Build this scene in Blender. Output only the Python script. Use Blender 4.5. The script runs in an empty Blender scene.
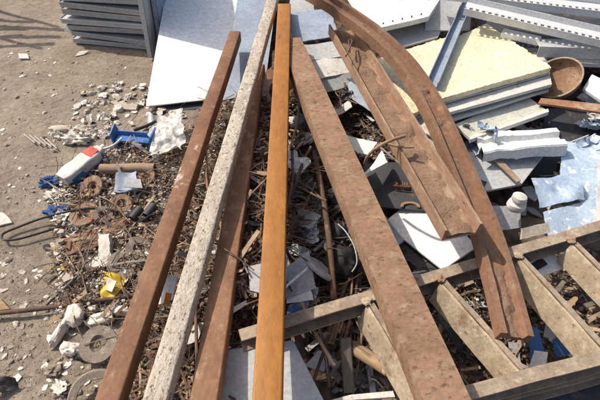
import bpy, math, random
from mathutils import Vector, Matrix, noise
R = random.Random(11)
V = Vector
S = bpy.context.scene
COL = S.collection
rad = math.radians

# ------------------------------------------------------------------ camera
CH, PITCH, FPX = 1.6, rad(44), 471.0
cam = bpy.data.cameras.new('camera'); camo = bpy.data.objects.new('camera', cam); COL.objects.link(camo)
camo.location = (0, 0, CH); camo.rotation_euler = (math.pi/2 - PITCH, 0, 0)
cam.sensor_width = 36; cam.lens = 36*FPX/600; cam.clip_start = .05; cam.clip_end = 500
S.camera = camo
FW = V((0, math.cos(PITCH), -math.sin(PITCH))); UP = V((0, math.sin(PITCH), math.cos(PITCH)))
def at(px, py, z=0.0):
    d = FW*FPX + V((1, 0, 0))*(px-300) + UP*(200-py)
    return V((0, 0, CH)) + d*((z-CH)/d.z)

# ------------------------------------------------------------------ light
SUN_EL = rad(50); TR = V((.905, -.425, 0)).normalized()
l = TR*math.cos(SUN_EL) + V((0, 0, -math.sin(SUN_EL)))
sun = bpy.data.lights.new('sun', 'SUN'); suno = bpy.data.objects.new('sun', sun); COL.objects.link(suno)
sun.energy = 4.2; sun.angle = rad(.6); sun.color = (1, .93, .82)
suno.rotation_euler = (-l).to_track_quat('Z', 'Y').to_euler(); suno.location = (-4, 3, 6)
w = bpy.data.worlds.new('World'); S.world = w; w.use_nodes = True
nt = w.node_tree; bg = nt.nodes['Background']
sky = nt.nodes.new('ShaderNodeTexSky'); sky.sky_type = 'NISHITA'; sky.sun_disc = False
sky.sun_elevation = SUN_EL; sky.sun_rotation = math.atan2(-TR.x, -TR.y)
sky.dust_density = 4.0; sky.ozone_density = .6
nt.links.new(sky.outputs[0], bg.inputs[0]); bg.inputs[1].default_value = .15
S.view_settings.view_transform = 'Standard'; S.view_settings.look = 'None'
S.view_settings.exposure = 0.12; S.view_settings.gamma = 1

# ------------------------------------------------------------------ materials
M = {}
def mk(name, a, b=None, scale=14, spots=(), rough=.75, bump=.25, bscale=60, metal=0, stretch=(1, 1, 1), lo=.35, hi=.65, spec=.35, bdist=.004):
    m = bpy.data.materials.new(name); m.use_nodes = True
    n = m.node_tree.nodes; L = m.node_tree.links; bs = n['Principled BSDF']
    tc = n.new('ShaderNodeTexCoord'); oi = n.new('ShaderNodeObjectInfo')
    mu = n.new('ShaderNodeMath'); mu.operation = 'MULTIPLY'; mu.inputs[1].default_value = 37.0
    L.new(oi.outputs['Random'], mu.inputs[0])
    ad = n.new('ShaderNodeVectorMath'); ad.operation = 'ADD'
    mp = n.new('ShaderNodeMapping'); mp.inputs['Scale'].default_value = stretch
    L.new(tc.outputs['Object'], mp.inputs[0]); L.new(mp.outputs[0], ad.inputs[0]); L.new(mu.outputs[0], ad.inputs[1])
    def nz(sc, det=6, rg=.6):
        t = n.new('ShaderNodeTexNoise'); t.inputs['Scale'].default_value = sc; t.inputs['Detail'].default_value = det
        t.inputs['Roughness'].default_value = rg; L.new(ad.outputs[0], t.inputs['Vector']); return t
    def ramp(src, x0, x1):
        r = n.new('ShaderNodeMapRange'); r.interpolation_type = 'SMOOTHSTEP'
        r.inputs['From Min'].default_value = x0; r.inputs['From Max'].default_value = x1
        L.new(src, r.inputs['Value']); return r.outputs[0]
    def mix(f, c0, c1):
        x = n.new('ShaderNodeMix'); x.data_type = 'RGBA'
        L.new(f, x.inputs['Factor'])
        for k, c in ((6, c0), (7, c1)):
            if isinstance(c, tuple): x.inputs[k].default_value = (*c, 1)
            else: L.new(c, x.inputs[k])
        return x.outputs[2]
    b = b or tuple(min(1, v*.72) for v in a)
    col = mix(ramp(nz(scale).outputs[0], lo, hi), a, b)
    for (c, sc, x0, x1) in spots:
        col = mix(ramp(nz(sc, 5, .65).outputs[0], x0, x1), col, c)
    # fine grain value variation
    fine = ramp(nz(scale*9, 4, .7).outputs[0], .25, .75)
    hv = n.new('ShaderNodeHueSaturation'); L.new(col, hv.inputs['Color'])
    mm = n.new('ShaderNodeMapRange'); mm.inputs['To Min'].default_value = .8; mm.inputs['To Max'].default_value = 1.18
    L.new(fine, mm.inputs['Value']); L.new(mm.outputs[0], hv.inputs['Value'])
    L.new(hv.outputs[0], bs.inputs['Base Color'])
    bs.inputs['Roughness'].default_value = rough; bs.inputs['Metallic'].default_value = metal
    bs.inputs['Specular IOR Level'].default_value = spec
    if bump:
        bp = n.new('ShaderNodeBump'); bp.inputs['Strength'].default_value = bump; bp.inputs['Distance'].default_value = bdist
        L.new(nz(bscale, 8, .65).outputs[0], bp.inputs['Height']); L.new(bp.outputs[0], bs.inputs['Normal'])
    M[name] = m; return m
DUST = (.36, .27, .19)
mk('rust_tube', (0.215, 0.108, 0.055), (0.158, 0.076, 0.041), 9, [((0.283, 0.180, 0.108), 30, .54, .74), ((0.395, 0.309, 0.223), 95, .69, .78), ((0.086, 0.045, 0.030), 16, .6, .78), ((0.429, 0.361, 0.283), 6, .7, .76)], rough=.75, bump=.45, stretch=(.7, 1, 1))
mk('rust_tube_warm', (0.276, 0.147, 0.078), (0.193, 0.100, 0.054), 8, [((0.385, 0.258, 0.166), 24, .53, .72), ((0.110, 0.059, 0.037), 18, .62, .76), ((0.422, 0.330, 0.239), 110, .69, .78)], rough=.75, bump=.45, stretch=(.7, 1, 1))
mk('rust_flange', (.275, .166, .1), (.215, .124, .072), 7, [((0.332, 0.241, 0.161), 16, .5, .75), ((0.131, 0.074, 0.046), 52, .55, .66), ((0.078, 0.046, 0.031), 110, .62, .7), ((0.384, 0.306, 0.227), 90, .67, .75)], rough=.9, bump=.5, bscale=70, stretch=(1.15, .7, 1), bdist=.005)
mk('rust_channel', (0.305, 0.188, 0.119), (0.255, 0.150, 0.092), 7, [((0.358, 0.260, 0.179), 16, .5, .72), ((0.143, 0.081, 0.049), 55, .61, .7)], rough=.88, bump=.5, stretch=(.5, 1, 1))
mk('rust_bent', (0.245, 0.133, 0.078), (0.206, 0.109, 0.063), 6, [((0.315, 0.209, 0.136), 14, .52, .74), ((0.122, 0.066, 0.040), 60, .62, .71)], rough=.85, bump=.5)
mk('packed_dirt', (0.276, 0.178, 0.115), (0.230, 0.140, 0.089), 14, [((0.340, 0.255, 0.178), 30, .55, .72), ((0.128, 0.076, 0.051), 50, .61, .7)], rough=1, bump=1, bscale=70, bdist=.008)
mk('orange_paint', (0.319, 0.128, 0.022), (0.286, 0.112, 0.020), 5, [((0.185, 0.078, 0.026), 60, .63, .74), ((0.388, 0.222, 0.101), 120, .68, .75), ((0.157, 0.065, 0.028), 9, .66, .76), ((0.370, 0.268, 0.166), 24, .69, .75)], rough=.55, bump=.25, bscale=120, stretch=(.45, 1, 1))
mk('cement_splash', (.53, .46, .37), (.4, .34, .265), 18, [((.2, .15, .105), 60, .55, .64), ((.68, .61, .51), 40, .57, .68), ((.07, .055, .045), 120, .63, .68), ((.3, .19, .12), 12, .62, .74)], rough=.95, bump=1, bscale=90, stretch=(.7, 1, 1), bdist=.008)
mk('cement_bar', (0.418, 0.336, 0.231), (0.327, 0.254, 0.172), 9, [((0.509, 0.427, 0.309), 22, .52, .7), ((0.181, 0.127, 0.082), 40, .58, .68), ((0.218, 0.127, 0.077), 8, .57, .72)], rough=.95, bump=.6, bscale=50, bdist=.006)
mk('grimy_steel', (0.330, 0.257, 0.184), (0.239, 0.179, 0.129), 10, [((0.404, 0.321, 0.229), 22, .5, .7), ((0.120, 0.078, 0.055), 28, .6, .72), ((0.275, 0.138, 0.073), 16, .62, .72)], rough=.85, bump=.6)
mk('white_sheet', (.83, .82, .79), (.81, .8, .77), 5, [((.72, .69, .64), 40, .68, .8)], rough=.5, bump=.03)
mk('white_panel', (.72, .71, .68), (.68, .67, .64), 8, [(DUST, 26, .62, .8), ((.25, .2, .16), 90, .69, .75)], rough=.55, bump=.12)
mk('dusty_white', (.62, .59, .54), (.54, .5, .45), 14, [(DUST, 22, .54, .74), ((.2, .16, .13), 70, .66, .74)], rough=.75, bump=.3)
mk('pale_grey', (.46, .46, .45), (.42, .42, .41), 9, [(DUST, 24, .6, .78), ((.2, .16, .13), 70, .66, .74), ((.6, .58, .55), 90, .68, .74)], rough=.6, bump=.25)
mk('grey_metal', (.39, .385, .38), (.34, .335, .33), 8, [(DUST, 24, .56, .76), ((.17, .12, .09), 50, .64, .73)], rough=.6, bump=.25, metal=.1)
mk('galvanised', (.66, .66, .65), (.62, .62, .61), 14, [(DUST, 26, .64, .8), ((.3, .25, .2), 70, .68, .76)], rough=.5, bump=.15, metal=.1)
mk('blue_grey', (.3, .35, .42), (.24, .28, .34), 8, [((.4, .35, .29), 14, .58, .8), ((.13, .12, .12), 40, .68, .75)], rough=.5, bump=.2)
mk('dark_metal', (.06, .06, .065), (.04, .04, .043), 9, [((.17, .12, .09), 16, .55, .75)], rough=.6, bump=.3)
mk('dark_rubble', (.09, .065, .05), (.05, .037, .03), 16, [((.22, .16, .12), 30, .57, .7)], rough=.9, bump=.8)
mk('foam_yellow', (.84, .75, .5), (.8, .7, .45), 8, [((.6, .48, .28), 34, .63, .72), ((.86, .8, .6), 16, .52, .7), ((.4, .3, .17), 110, .68, .74), ((.7, .6, .42), 5, .55, .7)], rough=.95, bump=.9, bscale=70, bdist=.008)
mk('green_grey', (.55, .54, .44), (.47, .46, .38), 9, [((.36, .31, .23), 16, .58, .8)], rough=.7, bump=.3)
mk('crumple_blue', (.44, .53, .64), (.37, .46, .57), 10, [((.76, .78, .8), 24, .54, .66), ((.25, .24, .25), 44, .66, .74)], rough=.4, bump=.4, bscale=30, metal=.05)
mk('blue_plastic', (.055, .17, .42), (.04, .12, .32), 12, [(DUST, 22, .56, .78)], rough=.5, bump=.2)
mk('blue_rag', (.07, .13, .3), (.04, .08, .2), 25, [(DUST, 22, .55, .75)], rough=.9, bump=.5)
mk('red_plastic', (.5, .06, .035), (.4, .05, .03), 12, [(DUST, 25, .62, .8)], rough=.5, bump=.15)
mk('yellow_plastic', (.72, .5, .03), (.62, .42, .03), 14, [((.7, .64, .5), 26, .6, .68)], rough=.55, bump=.4)
mk('orange_plastic', (.7, .2, .03), (.6, .16, .03), 14, [], rough=.5, bump=.2)
mk('foam_white', (.68, .63, .55), (.56, .5, .42), 26, [(DUST, 22, .55, .75)], rough=.95, bump=.6, bscale=80)
mk('plaster', (.5, .44, .36), (.4, .34, .27), 20, [(DUST, 25, .55, .7)], rough=.95, bump=.6)
mk('stone', (.33, .27, .21), (.24, .19, .15), 20, [], rough=.95, bump=.6)
mk('cardboard', (.32, .23, .16), (.26, .18, .125), 12, [(DUST, 18, .56, .75)], rough=.9, bump=.2, stretch=(.3, 1, 1))
mk('wood', (.34, .23, .13), (.25, .165, .09), 14, [((.14, .1, .07), 30, .62, .72)], rough=.85, bump=.4, stretch=(.15, 1, 1))
mk('pale_wood', (.62, .46, .25), (.52, .37, .19), 14, [], rough=.85, bump=.4)
mk('grey_wood', (.2, .17, .14), (.13, .11, .09), 14, [], rough=.9, bump=.5, stretch=(.15, 1, 1))
mk('abrasive', (.27, .22, .17), (.2, .16, .125), 20, [((.36, .3, .24), 30, .54, .7)], rough=.95, bump=.7, bscale=160)
mk('abrasive_rust', (.3, .19, .12), (.22, .14, .09), 20, [((.36, .28, .2), 30, .54, .7)], rough=.95, bump=.7, bscale=160)
mk('black_rubber', (.035, .033, .033), (.025, .024, .024), 15, [((.16, .125, .095), 24, .55, .75)], rough=.8, bump=.4)
mk('swarf_rust', (.16, .095, .06), (.09, .055, .038), 20, [((.3, .2, .13), 30, .55, .7)], rough=.8, bump=.4)
mk('swarf_grey', (.2, .18, .16), (.12, .11, .1), 20, [((.34, .27, .2), 30, .55, .7)], rough=.65, bump=.4)
mk('swarf_tan', (.36, .26, .17), (.26, .185, .12), 20, [], rough=.9, bump=.4)
mk('rod_rust', (.13, .072, .046), (.085, .05, .035), 20, [((.24, .16, .11), 24, .55, .7)], rough=.8, bump=.5)
mk('rust_orange', (.33, .165, .085), (.24, .115, .06), 12, [((.42, .3, .2), 18, .5, .7)], rough=.85, bump=.5)  # brighter orange rust, its own colour
mk('plastic_grille', (.46, .41, .38), (.38, .33, .3), 20, [(DUST, 22, .5, .7)], rough=.8, bump=.2)
# ground
g = mk('dirt', (.29, .236, .184), (.225, .18, .138), 3.2, [((.325, .265, .205), 7, .5, .7), ((.18, .135, .1), 12, .56, .72), ((.47, .41, .34), 55, .66, .72), ((.15, .11, .08), 75, .69, .73)], rough=1, bump=1, bscale=45, spec=.1, bdist=.012)
n = g.node_tree.nodes; L = g.node_tree.links
at_ = n.new('ShaderNodeAttribute'); at_.attribute_name = 'rubble'
src = n['Principled BSDF'].inputs['Base Color'].links[0].from_socket
tx = n.new('ShaderNodeTexNoise'); tx.inputs['Scale'].default_value = 26; tx.inputs['Detail'].default_value = 6
cr = n.new('ShaderNodeValToRGB'); cr.color_ramp.elements[0].color = (.045, .032, .025, 1); cr.color_ramp.elements[1].color = (.19, .13, .09, 1)
cr.color_ramp.elements[0].position = .38; cr.color_ramp.elements[1].position = .66
gtc = n.new('ShaderNodeTexCoord'); L.new(gtc.outputs['Object'], tx.inputs['Vector']); L.new(tx.outputs[0], cr.inputs[0])
mx = n.new('ShaderNodeMix'); mx.data_type = 'RGBA'
L.new(at_.outputs['Fac'], mx.inputs['Factor']); L.new(src, mx.inputs[6]); L.new(cr.outputs[0], mx.inputs[7]); L.new(mx.outputs[2], n['Principled BSDF'].inputs['Base Color'])
# clear plastic film
pf = bpy.data.materials.new('plastic_film'); pf.use_nodes = True
n = pf.node_tree.nodes; L = pf.node_tree.links; bs = n['Principled BSDF']
bs.inputs['Base Color'].default_value = (.72, .7, .66, 1); bs.inputs['Roughness'].default_value = .25
tr = n.new('ShaderNodeBsdfTransparent'); ms = n.new('ShaderNodeMixShader')
t = n.new('ShaderNodeTexNoise'); t.inputs['Scale'].default_value = 40
mr = n.new('ShaderNodeMapRange'); mr.inputs['From Min'].default_value = .35; mr.inputs['From Max'].default_value = .65; mr.inputs['To Min'].default_value = .2; mr.inputs['To Max'].default_value = .75
tc = n.new('ShaderNodeTexCoord'); L.new(tc.outputs['Object'], t.inputs[0]); L.new(t.outputs[0], mr.inputs[0]); L.new(mr.outputs[0], ms.inputs[0])
L.new(tr.outputs[0], ms.inputs[1]); L.new(bs.outputs[0], ms.inputs[2]); L.new(ms.outputs[0], n['Material Output'].inputs[0]); M['plastic_film'] = pf

# ------------------------------------------------------------------ object helpers
def tag(o, label, cat, group=None, kind=None):
    if label: o['label'] = label
    if cat: o['category'] = cat
    if group: o['group'] = group
    if kind: o['kind'] = kind
    return o
def origin(o):
    return o.matrix_basis.copy() if o.parent is None else origin(o.parent) @ o.matrix_basis
class MB:
    def __init__(s): s.v = []; s.f = []; s.mi = []; s.cur = 0
    def face(s, *ix): s.f.append(ix); s.mi.append(s.cur)
    def box(s, mat4, sx, sy, sz):
        b = len(s.v)
        for x in (-1, 1):
            for y in (-1, 1):
                for z in (-1, 1): s.v.append(mat4 @ V((x*sx/2, y*sy/2, z*sz/2)))
        for q in ((0, 1, 3, 2), (4, 6, 7, 5), (0, 4, 5, 1), (2, 3, 7, 6), (0, 2, 6, 4), (1, 5, 7, 3)): s.face(*[b+i for i in q])
    def tube(s, pts, r, k=6, taper=None):
        b = len(s.v); n = len(pts)
        for i, p in enumerate(pts):
            t = (pts[min(i+1, n-1)] - pts[max(i-1, 0)])
            if t.length < 1e-9: t = V((1, 0, 0))
            t.normalize(); a = t.orthogonal().normalized() if abs(t.z) > .95 else t.cross(V((0, 0, 1))).normalized()
            c = a.cross(t); rr = r if not taper else r*taper[i]
            for j in range(k):
                th = 2*math.pi*j/k
                s.v.append(p + a*math.cos(th)*rr + c*math.sin(th)*rr)
        for i in range(n-1):
            for j in range(k):
                s.face(b+i*k+j, b+i*k+(j+1) % k, b+(i+1)*k+(j+1) % k, b+(i+1)*k+j)
        s.face(*[b+j for j in range(k)][::-1]); s.face(*[b+(n-1)*k+j for j in range(k)])
    def sweep(s, pts, prof, ups=None, inner=None):
        """profile (y left, z up) swept along pts; inner gives a hollow section"""
        n = len(pts)
        def ring(pr):
            b = len(s.v)
            for i, p in enumerate(pts):
                t = (pts[min(i+1, n-1)] - pts[max(i-1, 0)]).normalized()
                up = ups[i] if ups else V((0, 0, 1))
                y = up.cross(t).normalized(); z = t.cross(y)
                for (a, c) in pr: s.v.append(p + y*a + z*c)
            return b
        k = len(prof); b = ring(prof)
        for i in range(n-1):
            for j in range(k): s.face(b+i*k+j, b+i*k+(j+1) % k, b+(i+1)*k+(j+1) % k, b+(i+1)*k+j)
        if inner:
            c = ring(inner)
            for i in range(n-1):
                for j in range(k): s.face(c+i*k+j, c+(i+1)*k+j, c+(i+1)*k+(j+1) % k, c+i*k+(j+1) % k)
            for e in (0, n-1):
                for j in range(k):
                    q = [b+e*k+j, b+e*k+(j+1) % k, c+e*k+(j+1) % k, c+e*k+j]
                    s.face(*(q[::-1] if e == 0 else q))
        else:
            s.face(*[b+j for j in range(k)][::-1]); s.face(*[b+(n-1)*k+j for j in range(k)])
    def lathe(s, mat4, prof, k=40, closed=True):
        b = len(s.v); n = len(prof)
        for (r, z) in prof:
            for j in range(k):
                th = 2*math.pi*j/k; s.v.append(mat4 @ V((r*math.cos(th), r*math.sin(th), z)))
        for i in range(n if closed else n-1):
            i2 = (i+1) % n
            for j in range(k): s.face(b+i*k+j, b+i*k+(j+1) % k, b+i2*k+(j+1) % k, b+i2*k+j)
    def slab(s, c, th, nx=14, ny=14, warp=0, wf=3, tear=(0, 0, 0, 0), tf=14, sd=0, rough=0):
        """four corners anticlockwise seen from above, grid top, solid thickness"""
        a, bb, cc, d = c
        nrm = ((bb-a).cross(d-a) + (cc-bb).cross(a-bb) + (d-cc).cross(bb-cc)).normalized()
        if nrm.z < 0: a, bb, cc, d = a, d, cc, bb; nrm = -nrm; tear = (tear[3], tear[2], tear[1], tear[0])
        top = []
        base = len(s.v)
        for j in range(ny+1):
            for i in range(nx+1):
                u, w_ = i/nx, j/ny
                p = (a*(1-u) + bb*u)*(1-w_) + (d*(1-u) + cc*u)*w_
                def edge(k, on):
                    return tear[k]*abs(noise.noise(V((p.x*tf+sd, p.y*tf, k*7.3)))*1.5+noise.noise(V((p.x*tf*3.1+sd, p.y*tf*3.1, k*3.3)))*.7) if on else 0
                du = (edge(3, i == 0) - edge(1, i == nx)); dv = (edge(0, j == 0) - edge(2, j == ny))
                p = p + (bb-a)*du + (d-a)*dv
                q = p*wf + V((sd, sd*.7, 0))
                h = noise.noise(q)*warp + (noise.noise(p*60+V((sd, 0, 0))) * rough if rough else 0)
                top.append(p + nrm*h)
        s.v += top; m = len(top); s.v += [p - nrm*th for p in top]
        W = nx+1
        for j in range(ny):
            for i in range(nx):
                q = (base+j*W+i, base+j*W+i+1, base+(j+1)*W+i+1, base+(j+1)*W+i)
                s.face(*q); s.face(*[x+m for x in q[::-1]])
        rim = [base+i for i in range(nx)] + [base+j*W+nx for j in range(ny)] + [base+ny*W+i for i in range(nx, 0, -1)] + [base+j*W for j in range(ny, 0, -1)]
        for i in range(len(rim)):
            p, q = rim[i], rim[(i+1) % len(rim)]; s.face(p, p+m, q+m, q)
    def blob(s, c, r, sd=0, amp=.35, fr=1.8, k=10, sq=1.0):
        b = len(s.v); rings = k
        for i in range(rings+1):
            ph = math.pi*i/rings
            for j in range(2*k):
                th = math.pi*j/k
                d = V((math.sin(ph)*math.cos(th), math.sin(ph)*math.sin(th), math.cos(ph)))
                if sq != 1: d = V([math.copysign(abs(x)**sq, x) for x in d])
                f = 1 + amp*noise.noise(d*fr + V((sd*3.1, sd, sd*1.7))) + amp*.5*noise.noise(d*fr*2.7 + V((sd, sd*2, 0)))
                s.v.append(c + V((d.x*r[0], d.y*r[1], d.z*r[2]))*f)
        K = 2*k
        for i in range(rings):
            for j in range(K): s.face(b+i*K+j, b+(i+1)*K+j, b+(i+1)*K+(j+1) % K, b+i*K+(j+1) % K)
    def build(s, name, mats, parent=None, smooth=True, ang=38, bevel=0, mat4=None):
        if isinstance(mats, str): mats = [mats]
        if mat4 is None:
            n_ = len(s.v); lo = min(p.z for p in s.v)
            cx = sum(p.x for p in s.v)/n_; cy = sum(p.y for p in s.v)/n_
            mat4 = Matrix.Translation((cx, cy, lo))
        inv = mat4.inverted()
        me = bpy.data.meshes.new(name)
        me.from_pydata([inv @ p for p in s.v], [], [list(f) for f in s.f])
        for m in mats: me.materials.append(M[m])
        if len(mats) > 1: me.polygons.foreach_set('material_index', s.mi)
        me.validate(); me.update()
        if smooth:
            me.shade_smooth(); me.set_sharp_from_angle(angle=rad(ang))
        o = bpy.data.objects.new(name, me); COL.objects.link(o)
        if parent: o.parent = parent; o.matrix_basis = origin(parent).inverted() @ mat4
        else: o.matrix_basis = mat4
        if bevel:
            md = o.modifiers.new('bevel', 'BEVEL'); md.width = bevel; md.segments = 2; md.limit_method = 'ANGLE'; md.angle_limit = rad(50)
        return o
def copy_thing(o, mat4, label=None, parent=None):
    c = o.copy(); COL.objects.link(c)
    c.parent = parent
    c.matrix_basis = mat4 if parent is None else o.matrix_basis.copy()
    if label: c['label'] = label
    for ch in o.children: copy_thing(ch, None, None, c)
    return c
def frame(p0, p1, up=V((0, 0, 1))):
    x = (p1-p0).normalized(); y = up.cross(x).normalized(); z = x.cross(y)
    m = Matrix((x, y, z)).transposed().to_4x4(); m.translation = p0; return m
def flatm(p, rz, tilt=0, td=0):
    return Matrix.Translation(p) @ Matrix.Rotation(td, 4, 'Z') @ Matrix.Rotation(tilt, 4, 'X') @ Matrix.Rotation(rz-td, 4, 'Z')
def rrect(wd, h, r, k=3):
    out = []
    for (sx, sy, a0) in ((1, 1, 0), (-1, 1, 90), (-1, -1, 180), (1, -1, 270)):
        for i in range(k+1):
            a = rad(a0 + 90*i/k); out.append((sx*(wd/2-r) + r*math.cos(a), sy*(h/2-r) + r*math.sin(a)))
    return out
def lerp_pts(p0, p1, n): return [p0.lerp(p1, i/n) for i in range(n+1)]
def box_tube(name, p0, p1, wd, h, mat, th=.004, sag=0, r=.006, dent=0.0018):
    mb = MB(); pts = lerp_pts(p0, p1, 60)
    sd = R.random()*50
    for i, p in enumerate(pts):
        u = i/60; p.z -= sag*4*u*(1-u)
        p.x += noise.noise(V((u*6, sd, 0)))*dent; p.z += noise.noise(V((u*6, sd, 5)))*dent
    mb.sweep(pts, rrect(wd, h, r), inner=rrect(wd-2*th, h-2*th, max(.001, r-th)))
    return mb.build(name, mat, mat4=frame(p0, p1), ang=30)
def sheet(name, px, th, mat, label, cat, group=None, warp=.006, wf=3, tear=(0, 0, 0, 0), nx=14, ny=14, parent=None, rough=0, bevel=0, tf=14):
    mb = MB(); mb.slab([at(*p) for p in px], th, nx, ny, warp, wf, tear, tf, sd=R.random()*40, rough=rough)
    o = mb.build(name, mat, parent, bevel=bevel)
    if not parent: tag(o, label, cat, group)
    return o

# ------------------------------------------------------------------ ground
A0, A1 = at(235.5, 36, .30), at(112, 400, .30)
def sm(x, a, b):
    t = max(0, min(1, (x-a)/(b-a))); return t*t*(3-2*t)
adir = (A1-A0).normalized(); anr = V((-adir.y, adir.x, 0)).normalized()   # points to the right of the tube
if anr.x < 0: anr = -anr
PITS = [(*at(425, 232, .12).xy, .2, .85), (*at(300, 270, .15).xy, .12, .5), (*at(262, 372, .15).xy, .2, .7), (*at(340, 360, .12).xy, .16, .6)]
def pile(x, y, pits=True):
    d = (V((x, y, 0))-V((A0.x, A0.y, 0))).dot(anr)
    t = sm(d, -.16, .32)
    far = 1 - sm(y, 3.6, 4.6); near = sm(y, .1, .7); rt = 1-sm(x, 2.4, 3.4)
    low = .115*sm(x, -.03, .1)*(1-sm(y, 1.9, 2.3)) + .065*sm(x, .13, .26)*(1-sm(y, 1.55, 1.85))
    h = t*far*near*rt*(.205 - low)
    for (cx, cy, rr, k) in (PITS if pits else ()): h *= 1 - k*math.exp(-((x-cx)**2 + (y-cy)**2)/rr**2)
    return max(0, h)
def litter(x, y):      # the dirty skirt left of the tubes
    d = (V((x, y, 0))-V((A0.x, A0.y, 0))).dot(anr)
    return sm(d, -.62, -.2)*(1-sm(y, 2.25, 2.75))*sm(y, .9, 1.25)
def gz(x, y):
    f = 1 - sm(math.hypot(x, y-2), 6, 12)
    b = .02*noise.noise(V((x*1.1, y*1.1, 0))) + .006*noise.noise(V((x*5, y*5, 3)))
    return (b + .004*noise.noise(V((x*19, y*19, 9))))*f + pile(x, y) + .03*litter(x, y)*(1+noise.noise(V((x*6, y*6, 2)))) + pile(x, y)*.5*noise.noise(V((x*7, y*7, 4)))
def axis(lo, hi, fine, far):
    out = [lo + fine*i for i in range(int((hi-lo)/fine)+1)]
    s_, a, b = fine, out[0], out[-1]
    while b < far: s_ *= 1.5; b += s_; a -= s_; out = [a] + out + [b]
    return out
xs = axis(-3.0, 2.6, .025, 80); ys = axis(.2, 5.0, .025, 80)
mb = MB(); rub = []
for y in ys:
    for x in xs:
        mb.v.append(V((x, y, gz(x, y))))
        rub.append(min(1, sm(pile(x, y, False), .01, .07) + .62*litter(x, y)*sm(noise.noise(V((x*5, y*5, 8))), -.25, .4)))
W = len(xs)
for j in range(len(ys)-1):
    for i in range(W-1): mb.face(j*W+i, j*W+i+1, (j+1)*W+i+1, (j+1)*W+i)
gr = mb.build('ground', 'dirt', mat4=Matrix.Identity(4), ang=180); tag(gr, None, None, kind='structure')
a_ = gr.data.attributes.new('rubble', 'FLOAT', 'POINT'); a_.data.foreach_set('value', rub)

# ------------------------------------------------------------------ the long steel members
A = box_tube('square_tube', A0, A0.lerp(A1, 1.12), .068, .066, 'rust_tube')
tag(A, 'brown square steel tube at the left of the heap, open end over the white sheet', 'steel tube')
B = box_tube('square_tube', at(278.5, -18, .47), at(143, 450, .35), .065, .056, 'cement_splash', dent=.002, r=.008)
tag(B, 'square steel tube crusted all over in speckled pale cement', 'steel tube')
C = box_tube('square_tube', at(258, 70, .31), at(199, 444, .29), .078, .07, 'rust_tube_warm')
tag(C, 'rusty brown tube lying lower, half in the shade of the cement crusted tube', 'steel tube')
D = box_tube('square_tube', at(284.5, 10, .46), at(266, 450, .385), .076, .078, 'orange_paint', dent=.0004)
tag(D, 'bright orange brown painted square tube in the middle of the heap', 'steel tube')
# E : wide rusty flange beam
p0, p1 = at(290, 44, .43), at(464, 450, .385)
mb = MB(); pts = lerp_pts(p0, p1, 70)
pr = [(.06, .028), (.0585, .034), (-.0585, .034), (-.06, .028), (-.06, -.034), (.06, -.034)]
mb.sweep(pts, pr)
for i, p in enumerate(mb.v):
    p += V((noise.noise(p*9), noise.noise(p*9+V((4, 0, 0))), noise.noise(p*11+V((8, 0, 0)))))*.0012
E = mb.build('rust_beam', 'rust_flange', mat4=frame(p0, p1), ang=30)
tag(E, 'wide flaking rust beam running from the centre to the lower right, over the frame', 'steel beam')
mb = MB(); mb.sweep([p + (frame(p0, p1).to_3x3() @ V((0, .0605, -.006))) for p in pts], [(.004, .006), (-.003, .007), (-.003, -.006), (.004, -.005)])
for p in mb.v: p += V((noise.noise(p*30), noise.noise(p*30+V((4, 0, 0))), noise.noise(p*30+V((8, 0, 0)))))*.003
mb.build('weld_seam', 'packed_dirt', E, mat4=frame(p0, p1))
# F : straight open channel
p0, p1 = at(341, 28, .56), at(462, 232, .47)
mb = MB(); pts = lerp_pts(p0, p1, 40)
hw, fh, t_ = .066, .052, .009
chan = [(hw, fh/2), (hw-t_, fh/2), (hw-t_-.004, -fh/2+t_), (-hw+t_+.004, -fh/2+t_), (-hw+t_, fh/2), (-hw, fh/2), (-hw, -fh/2), (hw, -fh/2)]
mb.sweep(pts, chan)
for p in mb.v: p += V((noise.noise(p*8), noise.noise(p*8+V((4, 0, 0))), noise.noise(p*9+V((8, 0, 0)))))*.0015
F = mb.build('channel_beam', 'rust_channel', mat4=frame(p0, p1), ang=30)
tag(F, 'straight rusty open channel with dirt in its trough, its cut end above the bent channel', 'steel channel')
def trough(path, ups, half, zoff, parent, sd, lo=.25, base=.0012):
    mb = MB(); n_ = len(path); K = 9; b = 0
    for i, p in enumerate(path):
        t = (path[min(i+1, n_-1)]-path[max(i-1, 0)]).normalized(); y = ups[i].cross(t).normalized(); z = t.cross(y)
        for j in range(K):
            u = (j/(K-1)*2-1)
            q = p + y*u*half
            h = base + max(0, .02*(noise.noise(q*13+V((sd, 0, 0)))+lo*.3) + .008*noise.noise(q*40)) + .0025*abs(noise.noise(q*90))
            mb.v.append(q + z*(zoff + h - .006*abs(u)**3))
    for i in range(n_-1):
        for j in range(K-1): mb.face(i*K+j, (i+1)*K+j, (i+1)*K+j+1, i*K+j+1)
    for p in mb.v: pass
    return mb.build('dirt_fill', 'packed_dirt', parent, ang=60)
ft = lerp_pts(p0, p1, 110); trough(ft, [V((0, 0, 1))]*len(ft), hw-t_-.003, -fh/2+t_-.0005, F, 3)
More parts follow.
